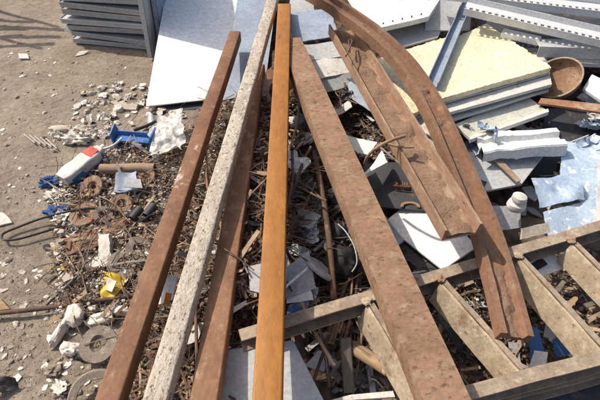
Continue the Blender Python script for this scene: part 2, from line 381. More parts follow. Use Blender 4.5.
# G : bent channel
gp = [(296, -16, .74), (320, -2, .72), (343, 13, .665), (371, 33, .625), (398, 58, .575), (418, 84, .535), (434, 112, .49), (450, 147, .44), (467, 187, .392), (485, 232, .354), (501, 286, .339), (514, 338, .325)]
ctrl = [at(*q) for q in gp]
def catmull(c, n_):
    out = []
    for i in range(len(c)-1):
        q0, q1, q2, q3 = c[max(0, i-1)], c[i], c[i+1], c[min(len(c)-1, i+2)]
        for k in range(n_):
            t = k/n_
            out.append(.5*((2*q1)+(q2-q0)*t+(2*q0-5*q1+4*q2-q3)*t*t+(3*q1-q0-3*q2+q3)*t**3))
    return out + [c[-1]]
gpath = catmull(ctrl, 8)
ups = [V((.12, -.05, 1)).normalized()]*len(gpath)
mb = MB()
hw2 = .051
chan2 = [(hw2, .024), (hw2-.02, .026), (hw2-.024, .002), (-hw2+.024, .002), (-hw2+.02, .026), (-hw2, .024), (-hw2, -.02), (-hw2+.008, -.022), (-hw2+.012, -.008), (hw2-.012, -.008), (hw2-.008, -.022), (hw2, -.02)]
mb.sweep(gpath, chan2, ups)
for p in mb.v: p += V((noise.noise(p*8), noise.noise(p*8+V((4, 0, 0))), noise.noise(p*9+V((8, 0, 0)))))*.0015
G = mb.build('bent_channel', 'rust_bent', ang=30)
tag(G, 'rusty channel bent into a long curve, standing over the yellow foam boards', 'steel channel')
gl = catmull(ctrl, 20); trough(gl, [ups[0]]*len(gl), hw2-.023, .003, G, 9, -.1, -.004)

# ------------------------------------------------------------------ welded frame
fz = .315
fr = bpy.data.objects.new('welded_ladder', None); COL.objects.link(fr)
ra, rb = at(240, 335, fz), at(640, 213, fz)
fr.location = (ra.lerp(rb, .5).x, ra.lerp(rb, .5).y, fz-.1)
tag(fr, 'ladder like welded steel frame with four cement crusted cross bars at lower right', 'steel frame')
cch = [(.02, 0), (-.02, 0), (-.02, -.006), (.012, -.007), (.012, -.062), (-.02, -.063), (-.02, -.07), (.02, -.07)]
def rail(a, b, nm='rail'):
    mb = MB(); mb.sweep(lerp_pts(a, b, 40), cch)
    for p in mb.v: p += V((0, noise.noise(p*7), noise.noise(p*8+V((3, 0, 0)))))*.002
    return mb.build(nm, 'grimy_steel', fr, mat4=frame(a, b), ang=30)
rail(ra, rb)
la, lb = at(440, 400, fz), at(690, 333, fz)
rail(la, lb)
rail(at(430, 414, .24), at(690, 346, .24))
rdir = (rb-ra).normalized()
bars = [((365, 299), (431, 410)), ((437, 277), (527, 378)), ((516, 254), (610, 358)), ((568, 239), (668, 340))]
for i, (q0, q1) in enumerate(bars):
    a, b = at(*q0, fz-.004), at(*q1, fz-.004)
    d = (b-a).normalized(); a2 = a + d*.024; b2 = b - d*.0 if i == 0 else b - d*.024
    mb = MB(); prof = [(.008, 0), (-.0, 0), (-.001, -.1), (.008, -.1)]
    # web with a crusted left face
    mb.sweep(lerp_pts(a2, b2, 40), [(.0, -.002), (-.008, -.004), (-.034, -.082), (-.025, -.086)])
    for p in mb.v: p += V((noise.noise(p*14), noise.noise(p*14+V((4, 0, 0))), noise.noise(p*12+V((8, 0, 0)))))*.0018
    cb = mb.build('crossbar', 'cement_bar', fr, mat4=frame(a2, b2), ang=40)
    mb = MB(); mb.sweep(lerp_pts(a2, b2, 20), [(.016, .002), (-.002, .003), (-.002, -.003), (.009, -.004), (.009, -.09), (.016, -.09)])
    off = frame(a2, b2).to_3x3() @ V((-.022 if False else .022, 0, 0))
    side = frame(a2, b2).to_3x3() @ V((0, 1, 0))
    for p in mb.v: p += side*.004 + V((noise.noise(p*9), 0, noise.noise(p*9)))*.002
    mb.build('flange', 'grimy_steel', cb, mat4=frame(a2, b2), ang=30)
    mb = MB(); mb.blob(a + d*.012 + V((0, 0, .006)), (.017, .015, .006), i*2.3, .5); mb.build('weld_lump', 'rust_channel' if i in (1, 3) else 'cement_bar', fr)

# ------------------------------------------------------------------ white leaning sheet, stack of trays, upright slab
ws = sheet('metal_sheet', [(146, 106, .05), (243, 96, .06), (276, -60, .48), (175, -60, .48)], .008, 'white_sheet',
           'large clean white sheet leaning behind the brown tube, half in shade', 'metal sheet', warp=.004, wf=1.5)
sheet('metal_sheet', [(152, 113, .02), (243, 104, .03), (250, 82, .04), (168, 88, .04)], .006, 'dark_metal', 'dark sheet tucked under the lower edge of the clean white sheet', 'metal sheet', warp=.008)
sheet('metal_sheet', [(222, 100, .12), (264, 92, .14), (283, -50, .44), (245, -50, .44)], .006, 'blue_grey', 'dark blue grey sheet standing in for the shaded edge of the white sheet and the gap beside the cement crusted tube', 'metal sheet', warp=.006)  # shade on the white sheet's edge put into a blue grey colour
trg = 'grey trays stacked on the dirt'
s0, s1 = at(72, 45, 0), at(152, 53, 0)
tz = gz(s0.x, s0.y)
for i in range(10):
    d = (s1-s0).normalized(); d = (Matrix.Rotation(rad(R.uniform(-2.5, 2.5)), 3, 'Z') @ d)
    y = V((0, 0, 1)).cross(d)
    st = s0 + d*R.uniform(-.02, .03) + y*(.0+R.uniform(-.01, .02)); z = tz + .012 + i*.052
    h = .034 + R.uniform(-.005, .006); Ln = .64; dp = .42
    mb = MB(); c = st + d*Ln/2 + y*dp/2
    m4 = Matrix((d, y, V((0, 0, 1)))).transposed().to_4x4(); m4.translation = c + V((0, 0, z+h/2)) - V((0, 0, c.z))
    m4 = m4 @ Matrix.Rotation(rad(R.uniform(-1, 1.3)), 4, 'Y')
    mb.box(m4, Ln, dp, h)
    # folded lips at the front and the left end
    mb.box(m4 @ Matrix.Translation((0, -dp/2-.004, h/2+.002)), Ln, .006, .012)
    mb.box(m4 @ Matrix.Translation((-Ln/2-.004, 0, h/2+.002)), .006, dp, .012)
    o = mb.build('metal_tray', 'grey_metal' if i % 3 else 'pale_grey', bevel=.002, mat4=m4)
    names = ['on the dirt, lowest of the stack', 'second from the bottom of the stack', 'third from the bottom of the stack', 'fourth from the bottom of the stack', 'fifth from the bottom of the stack', 'sixth from the bottom of the stack', 'seventh from the bottom of the stack', 'eighth from the bottom of the stack', 'ninth from the bottom of the stack', 'topmost of the stack']
    tag(o, 'flat grey metal tray ' + names[i], 'metal tray', trg)
# uprights: leaning back
ub = at(149, 66, 0)
for i, (dx, dy, wd, ht, m_, lab) in enumerate([(0, 0, .03, .95, 'pale_grey', 'pale grey upright panel standing against the right end of the tray stack'), (.05, .12, .028, .9, 'blue_grey', 'blue grey upright panel behind the pale one, beside the white sheet')]):
    a = ub + V((dx, dy, gz(ub.x, ub.y)))
    lean = V((.02, .22, .95)).normalized()
    mb = MB(); dpv = V((.05, .5, 0)).normalized(); xx = V((1, -.1, 0)).normalized()
    m4 = Matrix((xx, dpv, lean)).transposed().to_4x4(); m4.translation = a + lean*ht/2 + dpv*.3
    mb.box(m4, wd, .6, ht)
    mb.box(m4 @ Matrix.Translation((wd*.5+.003, -.26, 0)), .006, .05, ht*.98)
    tag(mb.build('upright_sheet', m_, bevel=.003, mat4=m4), lab, 'metal panel')
mb = MB(); mb.slab([at(64, 31, .0), at(71, 32, .0), at(76, 17, .12), at(70, 16, .12)], .004, 6, 8, .01, 9); tag(mb.build('folded_sheet', 'white_panel'), 'small folded white sheet leaning at the left end of the tray stack', 'sheet scrap')

# rack added beyond the left edge of view whose shadow falls across the dirt
rk = bpy.data.objects.new('shadow_rack', None); rc = at(4, 34, 0) - V((TR.x, TR.y, 0))*.75; rk.location = (rc.x, rc.y, 0)
COL.objects.link(rk); tag(rk, 'unseen rusty slatted rack added out of view at left to throw a shadow on the dirt', 'rack')
for sx in (-.28, .28):
    for sy in (-.2, .2):
        mb = MB(); mb.tube([V((rc.x+sx, rc.y+sy, gz(rc.x, rc.y)-.01)), V((rc.x+sx*.9, rc.y+sy*.9, 1.05))], .02, 8); mb.build('leg', 'rod_rust', rk)
for z in (.6, 1.0):
    mb = MB()
    for q in (-.2, .0, .2): mb.tube([V((rc.x-.34, rc.y+q, z)), V((rc.x+.34, rc.y+q*.6, z+.03))], .026, 8)
    mb.build('slatted_shelf', 'rod_rust', rk)

# ------------------------------------------------------------------ the panel heap, upper right
big = sheet('metal_sheet', [(372, 30, .55), (429, 16, .55), (480, -60, .62), (318, -48, .62)], .028, 'white_panel', 'large white panel with a dark lower edge at the top, right of the bent channel', 'panel', bevel=.002)
for k in range(6):
    u = (k+.5)/6; c = at(372+57*u-3, 30-14*u-3.5, .556)
    mb = MB(); mb.lathe(Matrix.Translation(c), [(.001, .003), (.0028, .0025), (.004, .0), (.004, -.006), (.001, -.006)], 12, closed=False); mb.build('screw', 'rod_rust', big)
sheet('board', [(392, 50, .45), (438, 37, .455), (452, 8, .5), (380, 20, .48)], .01, 'grey_metal', 'grey board in shade under the large white panel', 'board')
sheet('board', [(425, 30, .47), (470, 30, .47), (474, -10, .58), (428, -4, .58)], .01, 'pale_grey', 'pale grey board left of the blue grey channel, above the foam', 'board')
# foam boards (skin is a part)
def foam(px, th, lab, tear, skin_px=None):
    mb = MB(); mb.slab([at(*p) for p in px], th, 60, 60, .006, 4, tear, 20, sd=R.random()*30, rough=.003)
    o = mb.build('foam_board', 'foam_yellow', ang=60); tag(o, lab, 'foam board', 'yellow foam boards')
    nrm = V((0, 0, 1)); mb = MB(); mb.slab([at(*p) - V((0, 0, th+.003)) for p in px], .005, 10, 10, .004, 4)
    mb.build('metal_skin', 'dusty_white', o)
    return o
foam([(432, 101, .47), (553, 67, .49), (487, 23, .5), (446, 40, .5)], .028, 'yellow foam board with a ragged top edge, right of the blue grey channel', (0.01, .02, .03, .0))
foam([(398, 120, .42), (452, 98, .43), (446, 36, .46), (366, 62, .45)], .024, 'yellow foam board partly hidden behind the bent channel', (.02, .02, .03, .02))
def zs(px, z): return [(x, y, z) for x, y in px]
sheet('sandwich_board', [(440, 115, .425), (552, 84, .448), (545, 50, .452), (450, 70, .43)], .016, 'dusty_white', 'long off white panel edge right under the yellow foam board', 'panel', warp=.004, tear=(.01, 0, 0, 0))
sheet('sandwich_board', [(446, 121, .395), (549, 90, .415), (540, 60, .42), (450, 80, .405)], .014, 'pale_grey', 'grey panel below the off white panel edge', 'panel', warp=.008)
mb = MB(); mb.slab([at(*p) for p in [(455, 124, .37), (470, 138, .355), (548, 110, .38), (524, 93, .39)]], .016, 14, 10, .005, 3)
o = mb.build('flat_sheet', 'green_grey', bevel=.002); tag(o, 'greenish grey flat panel below the yellow foam, one corner pointing right', 'panel')
mb = MB(); mb.slab([at(*p) for p in [(470, 136.6, .362), (470, 139.5, .362), (549, 111.5, .386), (548, 108.5, .386)]], .02, 12, 3, .003, 4); mb.build('edge_trim', 'dusty_white', o)
# ribbed white cladding strip
p0, p1 = at(478, 146, .335), at(560, 139, .355)
mb = MB(); prof = [(.085, .0), (.06, .0), (.052, .022), (.02, .022), (.012, .0), (-.02, .0), (-.028, .02), (-.06, .02), (-.07, -.03), (-.073, -.03), (-.064, .016), (-.031, .016), (-.023, -.004), (.015, -.004), (.023, .018), (.049, .018), (.057, -.004), (.085, -.004)]
mb.sweep(lerp_pts(p0, p1, 24), prof)
for p in mb.v:
    u = (p-p0).dot((p1-p0).normalized())/(p1-p0).length
    p.z += .01*noise.noise(p*8) + (.018*noise.noise(p*26) if u < .42 else 0)
tag(mb.build('cladding_strip', 'white_panel', mat4=frame(p0, p1), ang=25), 'white ribbed cladding strip with a crumpled left end', 'cladding')
mb = MB()
for k in range(5):
    a, b = at(474+k*1.5, 139+k*3.2, .335-k*.012), at(510, 140+k*3.0, .345-k*.012); mb.sweep(lerp_pts(a, b, 10), [(.008, .004), (-.008, .004), (-.008, -.004), (.008, -.004)])
for p in mb.v: p += V((0, noise.noise(p*20), noise.noise(p*22)))*.005
tag(mb.build('louvre_strip', 'dusty_white'), 'short stack of bent white louvre slats left of the ribbed strip', 'louvre')
sheet('metal_sheet', [(476, 193, .24), (522, 184, .26), (548, 150, .3), (468, 152, .29)], .014, 'pale_grey', 'pale panel under the ribbed strip, beside the bent channel', 'panel', bevel=.002)
sheet('wood_splinter', [(494, 160, .305), (500, 158, .305), (521, 180, .29), (517, 182, .285)], .006, 'cardboard', 'tan cardboard scrap on the pale panel below the ribbed strip', 'scrap', nx=4, ny=8)
sheet('board', [(505, 178, .19), (556, 172, .2), (566, 150, .24), (520, 150, .24)], .01, 'dark_metal', 'black board standing in for the shade in the gap right of the pale panel', 'board')  # black sheet laid where the gap is only shaded
sheet('metal_sheet', [(398, 132, .35), (428, 176, .31), (462, 158, .33), (440, 112, .38)], .01, 'pale_grey', 'pale grey sheet in the gap between the straight and the bent channel', 'metal sheet', warp=.01, wf=6, tear=(.03, .03, .03, .03))
sheet('metal_sheet', [(408, 122, .375), (436, 140, .365), (446, 122, .385), (418, 112, .395)], .008, 'dusty_white', 'off white scrap on the pale grey sheet between the two channels', 'metal sheet', warp=.012, wf=10, tear=(.1, .1, .1, .1))
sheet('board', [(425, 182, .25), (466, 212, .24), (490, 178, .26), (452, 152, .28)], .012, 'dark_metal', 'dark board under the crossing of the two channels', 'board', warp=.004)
sheet('board', [(340, 92, .27), (372, 112, .27), (392, 92, .33), (356, 76, .33)], .01, 'blue_grey', 'blue grey board under the upper part of the straight channel', 'board', warp=.01, tear=(.05, .1, .05, .05))
sheet('board', [(480, 232, .2), (524, 228, .2), (520, 205, .24), (486, 206, .24)], .012, 'grey_metal', 'grey board between bent channel and concrete knob', 'board', warp=.006, tear=(.05, .05, .05, .05))
# blue grey channel standing across foam
def angle_bar(name, q0, q1, prof, mat, lab, cat, seg=24, jit=.0015, group=None):
    a, b = at(*q0), at(*q1); mb = MB(); mb.sweep(lerp_pts(a, b, seg), prof)
    for p in mb.v: p += V((noise.noise(p*7), noise.noise(p*7+V((4, 0, 0))), noise.noise(p*7+V((8, 0, 0)))))*jit
    o = mb.build(name, mat, mat4=frame(a, b), ang=25); tag(o, lab, cat, group); return o
U = lambda hw, h, t: [(hw, h/2), (hw-t, h/2), (hw-t, -h/2+t), (-hw+t, -h/2+t), (-hw+t, h/2), (-hw, h/2), (-hw, -h/2), (hw, -h/2)]
angle_bar('metal_channel', (476, -18, .575), (432, 84, .5), U(.027, .03, .004), 'blue_grey', 'blue grey open channel lying across the two yellow foam boards', 'metal channel')
# slotted angles
def slotted(q0, q1, wd, lab, mat='galvanised'):
    a, b = at(*q0), at(*q1); m4 = frame(a, b); Ln = (b-a).length; x = (b-a).normalized()
    mb = MB(); Lp = [(wd/2, .004), (wd/2, .0), (-wd*.3, .0), (-wd*.3, .004)]
    mb.sweep(lerp_pts(a, b, 20), [(wd/2, .03), (wd/2-.004, .03), (wd/2-.004, .003), (-wd*.32, .003), (-wd*.32, -.002), (wd/2, -.002)])
    o = mb.build('slotted_angle', mat, mat4=m4, ang=25); tag(o, lab, 'slotted angle')
    mb = MB(); k = int(Ln/.032)
    for i in range(k):
        mb.box(m4 @ Matrix.Translation((Ln*(i+.5)/k, -wd*.32-.011, .0)), .015, .022, .0045)
    mb.box(m4 @ Matrix.Translation((Ln/2, -wd*.32-.024, 0)), Ln, .004, .0046)
    mb.build('slot_edge', mat, o)
    mb = MB(); mb.box(m4 @ Matrix.Translation((Ln/2, -wd*.32-.023, -.018)), Ln, .003, .03); mb.build('front_lip', mat, o)
slotted((466, 5, .62), (640, 45, .56), .085, 'slotted white galvanised angle running to the right edge above the foam board')
slotted((430, -12, .66), (640, 12, .6), .1, 'second slotted angle at the very top right, behind the first')
angle_bar('metal_channel', (500, 10, .55), (640, 40, .5), U(.05, .03, .004), 'grey_metal', 'grey channel in shade below the upper slotted angle', 'metal channel')
angle_bar('metal_channel', (536, 46, .5), (650, 50, .5), [(.045, .02), (-.045, .02), (-.05, -.035), (-.047, -.035), (-.041, .016), (.045, .016)], 'pale_grey', 'pale folded strip at right, between slotted angle and round drum', 'metal channel')
angle_bar('metal_channel', (560, 62, .45), (650, 66, .44), U(.02, .02, .003), 'dusty_white', 'thin off white strip at the right edge below the pale folded strip', 'metal channel')
mb = MB(); mb.box(frame(at(503, 33, .51), at(535, 40, .51)) @ Matrix.Translation((.09, 0, 0)), .19, .06, .03); tag(mb.build('metal_block', 'white_panel', bevel=.003), 'small white box end above the yellow foam corner', 'box')
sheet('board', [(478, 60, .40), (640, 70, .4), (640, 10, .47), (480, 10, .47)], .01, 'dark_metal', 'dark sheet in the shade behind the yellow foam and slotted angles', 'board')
# round rusty drum lid with a deep rim
mb = MB(); c = at(558, 80, .41); m4 = Matrix.Translation(c) @ Matrix.Rotation(rad(-38), 4, 'Y') @ Matrix.Rotation(rad(14), 4, 'X')
mb.lathe(m4, [(.001, -.03), (.08, -.028), (.1, -.012), (.108, .02), (.112, .02), (.104, -.016), (.083, -.034), (.001, -.036)], 44, closed=False)
o = mb.build('rusty_dish', 'rust_flange'); tag(o, 'round rusty dish with a raised rim at the right of the foam', 'drum lid')
mb = MB(); mb.lathe(m4, [(.108, .018), (.115, .018), (.116, .026), (.108, .026)], 44); mb.build('rim', 'grimy_steel', o)
sheet('flat_bar', [(538, 103, .40), (541, 98, .405), (640, 108, .405), (640, 118, .4)], .01, 'rust_orange', 'flat rusty orange bar reaching the right edge below the drum lid', 'flat bar', nx=14, ny=4)
mb = MB(); mb.slab([at(*p) for p in [(583, 88, .42), (610, 106, .42), (630, 92, .45), (592, 74, .46)]], .02, 6, 6, .002); tag(mb.build('metal_block', 'white_panel', bevel=.003), 'white folded panel end at the right edge above the rusty bar', 'panel')
sheet('board', [(540, 150, .24), (640, 158, .24), (640, 108, .33), (546, 108, .33)], .012, 'dark_metal', 'large black board standing in for the shaded gap under the rusty orange bar', 'board')  # darkness of the gap put into the board colour
angle_bar('metal_channel', (572, 144, .285), (590, 137, .30), U(.012, .012, .003), 'galvanised', 'short bright bracket on the black board', 'bracket')
# crumpled pale blue sheets
bl = 'crumpled pale blue sheets'
def crump(px, lab, mat='crumple_blue', warp=.02, wf=9, th=.004, tear=(.05, .05, .05, .05), group=bl, name='crumpled_sheet', cat='metal sheet', nx=30, rough=.0):
    mb = MB(); mb.slab([at(*p) for p in px], th, nx, nx, warp, wf, tear, 12, sd=R.random()*40, rough=rough)
    o = mb.build(name, mat, ang=25); tag(o, lab, cat, group); return o
crump([(558, 188, .26), (602, 212, .25), (606, 150, .33), (562, 140, .33)], 'pale blue sheet leaning below the black board at right', warp=.016, wf=9, tear=(.04, .04, .04, .04))
crump([(541, 207, .27), (588, 199, .28), (577, 172, .32), (530, 179, .32)], 'creased shiny blue sheet in front of the leaning one', wf=14)
crump([(548, 236, .22), (606, 232, .23), (600, 196, .27), (543, 212, .26)], 'flat blue sheet just behind the frame rail', warp=.012, wf=7)
crump([(594, 222, .29), (640, 225, .29), (640, 140, .36), (600, 146, .35)], 'whitish crumpled sheet at the right edge', 'dusty_white', group=None)
crump([(520, 240, .25), (552, 232, .26), (548, 222, .28), (522, 228, .28)], 'beige torn foam board behind the frame rail', 'plaster', warp=.006, th=.012, group=None, tear=(.1, .1, .2, .1), name='foam_scrap', cat='foam')
# stacked concrete knobs
mb = MB(); c = at(515, 208, .28)
pr = [(.001, 0), (.03, .002), (.037, .014), (.034, .03), (.022, .037), (.024, .04), (.029, .05), (.026, .066), (.012, .073), (.001, .074)]
mb.lathe(Matrix.Translation(c), pr, 28, closed=False)
for p in mb.v: p += V((noise.noise(p*30), noise.noise(p*30+V((3, 0, 0))), noise.noise(p*30+V((6, 0, 0)))))*.003
tag(mb.build('concrete_knob', 'dusty_white'), 'small pale concrete knob of two rounded lumps behind the frame', 'concrete piece')
# white panel in the middle, shaded by the wide beam
wp = sheet('metal_sheet', [(383, 223, .155), (443, 270, .155), (477, 246, .19), (424, 190, .2)], .012, 'white_sheet', 'clean white panel between the wide rust beam and the straight channel', 'panel', warp=.003, bevel=.002)
mb = MB(); c = at(410, 207, .2)
mb.sweep([c + V((.035*math.cos(a), .035*math.sin(a)*.6, .004)) for a in [rad(x) for x in range(-20, 200, 15)]], [(.006, .003), (-.006, .003), (-.006, -.002), (.006, -.002)])
tag(mb.build('curved_bracket', 'rust_channel'), 'small curved rusty strip on the clean white panel', 'bracket')
sheet('metal_sheet', [(395, 250, .125), (436, 282, .12), (455, 262, .13), (400, 226, .13)], .03, 'dark_metal', 'dark panel standing in for the shaded gap under the clean white panel', 'panel')  # shade of the gap built as a dark slab

# grey and beige boards under the upper beams, centre top
heap = [((292, 42), (338, 36), (332, 8), (288, 12), .42, 'blue_grey', 'blue grey board between orange tube and bent channel, highest in the gap'),
        ((294, 62), (344, 56), (338, 40), (290, 46), .38, 'pale_grey', 'pale grey board crossing behind the top of the wide rust beam'),
        ((300, 84), (352, 72), (344, 52), (298, 62), .34, 'dusty_white', 'beige board in the gap between wide rust beam and straight channel'),
        ((312, 96), (360, 84), (352, 72), (306, 82), .3, 'grey_metal', 'grey board below the beige one, beside the straight channel'),
        ((288, 30), (316, 22), (312, -12), (290, -8), .43, 'grey_metal', 'grey sheet behind the upper end of the orange tube'),
        ((268, 92), (300, 90), (296, 66), (266, 70), .24, 'rust_tube', 'dark reddish plate between cement tube and orange tube'),
        ((255, 98), (268, 96), (272, 78), (258, 80), .3, 'plastic_grille', 'pinkish plate beside the cement crusted tube')]
for (a, b, c, d, z, m_, lab) in heap:
    sheet('board', [(*a, z-.02), (*b, z-.01), (*c, z+.03), (*d, z+.02)], .008, m_, lab, 'board', warp=.012, wf=6, tear=(.03, .04, .03, .02))
sheet('metal_sheet', [(334, 148, .27), (372, 157, .28), (378, 142, .29), (340, 132, .29)], .008, 'white_panel', 'crooked white strip between wide rust beam and straight channel', 'panel', warp=.014, wf=12, tear=(.2, .1, .1, .1), nx=16)
sheet('metal_sheet', [(358, 178, .3), (388, 162, .32), (382, 150, .32), (372, 166, .30)], .02, 'white_panel', 'chunky white offcut below the crooked white strip', 'panel', warp=.004, tear=(.05, .05, .05, .05))
sheet('metal_sheet', [(332, 118, .25), (352, 108, .26), (350, 100, .27), (332, 108, .26)], .006, 'dusty_white', 'twisted pale strip just right of the wide rust beam', 'panel', warp=.02, wf=15)
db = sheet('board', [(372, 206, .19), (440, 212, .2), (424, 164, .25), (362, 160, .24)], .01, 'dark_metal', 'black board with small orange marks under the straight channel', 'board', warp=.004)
# orange marks on the black board : S . I I I and a line under them
mb = MB(); c = at(399, 186, .232); mm = frame(c, at(412, 187, .236))
def stroke(x0, y0, x1, y1, wd=.0028):
    a, b = mm @ V((x0, y0, .006)), mm @ V((x1, y1, .006)); mb.sweep([a, b], [(wd/2, .002), (-wd/2, .002), (-wd/2, -.014), (wd/2, -.014)])
for (x0, y0, x1, y1) in [(-.008, .02, -.02, .02), (-.02, .02, -.02, .011), (-.02, .011, -.008, .01), (-.008, .01, -.008, 0), (-.008, 0, -.02, 0), (.004, .002, .007, .002), (.015, 0, .015, .02), (.024, 0, .024, .02), (.033, 0, .033, .02), (-.025, -.008, .045, -.007)]: stroke(x0, y0, x1, y1)
mb.build('stencil_mark', 'rust_orange', db)
sheet('board', [(352, 198, .2), (392, 250, .18), (404, 240, .18), (368, 192, .22)], .01, 'blue_grey', 'blue grey strip in shade beside the wide rust beam', 'board')
# twisted rods lying over the channel
def rod(name, pts, r, mat, lab, cat, group=None, k=7):
    mb = MB(); mb.tube(catmull([at(*p) for p in pts], 6), r, k); o = mb.build(name, mat, ang=60); tag(o, lab, cat, group); return o
rod('bent_rod', [(405, 136, .56), (392, 140, .56), (378, 147, .54), (368, 156, .47), (365, 164, .40)], .0065, 'rust_channel', 'bent rusty rod hooked over the left edge of the straight channel', 'rod')
rod('bent_rod', [(414, 147, .535), (402, 147, .53), (388, 144, .53)], .005, 'rust_channel', 'short rod lying in the trough of the straight channel', 'rod')
rod('wire', [(346, 56, .6), (352, 42, .585), (349, 40, .585), (350, 52, .57)], .004, 'rod_rust', 'small hooked wire in the upper part of the straight channel', 'wire')
rod('pipe', [(308, 120, .27), (318, 170, .27), (328, 230, .26), (334, 300, .2)], .0125, 'rod_rust', 'thin brown pipe running down between orange tube and wide beam', 'pipe')
rod('pipe', [(300, 118, .22), (296, 160, .21), (304, 200, .2), (311, 222, .2)], .006, 'swarf_tan', 'thin tan rod left of the brown pipe, reaching the grey triangular plate', 'rod')
# grey bits in the centre
sheet('grey_plate', [(287, 221, .25), (312, 232, .24), (322, 214, .25), (300, 206, .26)], .012, 'pale_grey', 'grey three cornered plate between orange tube and brown pipe', 'plate', warp=.01, wf=9, tear=(.1, .1, .1, .1))
mb = MB(); c = at(320, 268, .235); m4 = Matrix.Translation(c) @ Matrix.Rotation(rad(35), 4, 'Z') @ Matrix.Rotation(rad(48), 4, 'Y')
mb.lathe(m4, [(.001, .004), (.055, .006), (.063, .0), (.063, -.008), (.001, -.008)], 36, closed=False); tag(mb.build('round_plate', 'grey_metal'), 'grey round plate tilted beside the brown pipe', 'plate')
mb = MB()
for (c, r) in ((at(340, 262, .17), (.06, .07, .06)), (at(336, 236, .19), (.05, .05, .05))): mb.blob(c, r, c.x*9, .3, 1.6, 12)
tag(mb.build('black_bag', 'black_rubber'), 'crumpled black bag in the gap left of the wide rust beam', 'bag')
rod('wire', [(338, 224, .27), (346, 232, .27), (354, 246, .26), (357, 262, .24), (352, 272, .22)], .0028, 'grey_metal', 'thin grey hose curved over the black bag', 'hose')
sheet('grey_plate', [(250, 290, .285), (284, 300, .28), (288, 256, .31), (248, 266, .31)], .014, 'grey_metal', 'smooth grey plate showing left of the orange tube', 'plate', warp=.012, wf=5, nx=18)
sheet('grey_plate', [(286, 298, .26), (316, 288, .25), (309, 250, .28), (286, 268, .29)], .012, 'grey_metal', 'grey plate with pale edge right of the orange tube', 'plate', warp=.012, wf=6)
sheet('white_strip', [(286, 288, .3), (287, 284, .3), (308, 266, .295), (307, 270, .29)], .004, 'white_panel', 'thin white strip on the grey plate right of the orange tube', 'strip', nx=6, ny=3)
sheet('white_strip', [(230, 315, .26), (247, 305, .26), (247, 300, .27), (230, 309, .27)], .005, 'white_panel', 'white strip between the lower brown tube and orange tube', 'strip', nx=6, ny=3, warp=.01, wf=9)
crump([(286, 304, .24), (314, 300, .23), (311, 289, .25), (287, 294, .25)], 'white scrap above the frame rail right of the orange tube', 'white_panel', group=None, warp=.008, name='plastic_scrap', cat='scrap', nx=14)
crump([(286, 315, .225), (308, 308, .22), (310, 298, .23), (288, 305, .235)], 'dark blue scrap under the white one, right of the orange tube', 'blue_rag', group=None, warp=.008, name='plastic_scrap', cat='scrap', nx=14)
mb = MB(); mb.box(flatm(at(293, 123, .26), .4, .2), .035, .03, .03); tag(mb.build('small_block', 'foam_white', bevel=.003), 'small white block between orange tube and wide rust beam', 'block')
sheet('small_plate', [(296, 128, .25), (308, 126, .25), (306, 118, .26), (298, 119, .26)], .01, 'blue_grey', 'small blue grey plate beside the small white block', 'plate', nx=4, ny=4)
# big grey sheet at the bottom
sheet('metal_sheet', [(200, 430, .225), (330, 412, .22), (293, 340, .243), (222, 350, .25)], .01, 'pale_grey', 'large dull grey sheet under the orange tube at the bottom', 'metal sheet', warp=.012, wf=3, bevel=.003, nx=24, ny=24)
sheet('flat_bar', [(325, 402, .2), (395, 397, .2), (393, 391, .2), (350, 395, .2)], .01, 'dusty_white', 'pale flat bar standing in for the lit rim of the grey sheet, at the bottom below the yellow ended log', 'flat bar', nx=8, ny=3)  # sunlit rim of the grey sheet, made as a paler bar
mb = MB(); a, b = at(345, 338, .2), at(349, 392, .1); mb.sweep(lerp_pts(a, b, 6), rrect(.035, .03, .005)); tag(mb.build('wood_post', 'grey_wood', mat4=frame(a, b)), 'grey weathered stick standing under the frame', 'stick')
mb = MB(); a, b = at(352, 347, .16), at(386, 368, .2); mb.tube(lerp_pts(a, b, 6), .023, 14)
o = mb.build('log', 'wood', mat4=frame(a, b)); tag(o, 'short log with pale yellow cut end inside the frame', 'log')
mb = MB(); d = (b-a).normalized(); mb.tube([b + d*.0, b + d*.012], .0225, 14); mb.build('cut_end', 'pale_wood', o)
sheet('grey_plate', [(303, 366, .13), (326, 372, .12), (330, 352, .14), (318, 350, .14)], .006, 'pale_grey', 'small grey plate in the dark under the frame', 'plate', tear=(.1, .2, .1, .1))
# contents of the frame, right side
pl = sheet('label_plate', [(524, 264, .21), (538, 278, .2), (564, 268, .21), (552, 249, .23)], .006, 'white_panel', 'white plate with a black patch seen through the frame', 'plate', nx=8, ny=8)
mb = MB(); mb.slab([at(*p) for p in [(531, 264, .216), (537, 270, .215), (548, 264, .22), (541, 257, .223)]], .003, 4, 4, 0); mb.build('black_patch', 'black_rubber', pl)
crump([(530, 360, .13), (548, 365, .12), (538, 326, .2), (530, 330, .2)], 'bright blue plastic shard below the bent channel end', 'blue_plastic', group=None, warp=.008, name='plastic_shard', cat='plastic scrap', nx=12)
crump([(556, 358, .1), (576, 352, .1), (566, 335, .16), (554, 340, .15)], 'second blue plastic shard, deeper inside the frame', 'blue_plastic', group=None, warp=.008, name='plastic_shard', cat='plastic scrap', nx=12)
crump([(528, 368, .16), (545, 370, .16), (548, 352, .18), (534, 350, .18)], 'shiny grey scrap inside the lower corner of the frame', 'galvanised', group=None, warp=.01, name='metal_scrap', cat='scrap', nx=10)
sheet('board', [(470, 440, .13), (660, 410, .13), (640, 372, .14), (470, 408, .14)], .01, 'dark_metal', 'dark board standing in for the shade below the lowest rail of the frame at the bottom right', 'board', warp=.006)  # added over bare ground, its dark colour plays the shade
wsg = 'wood splinters inside the frame'
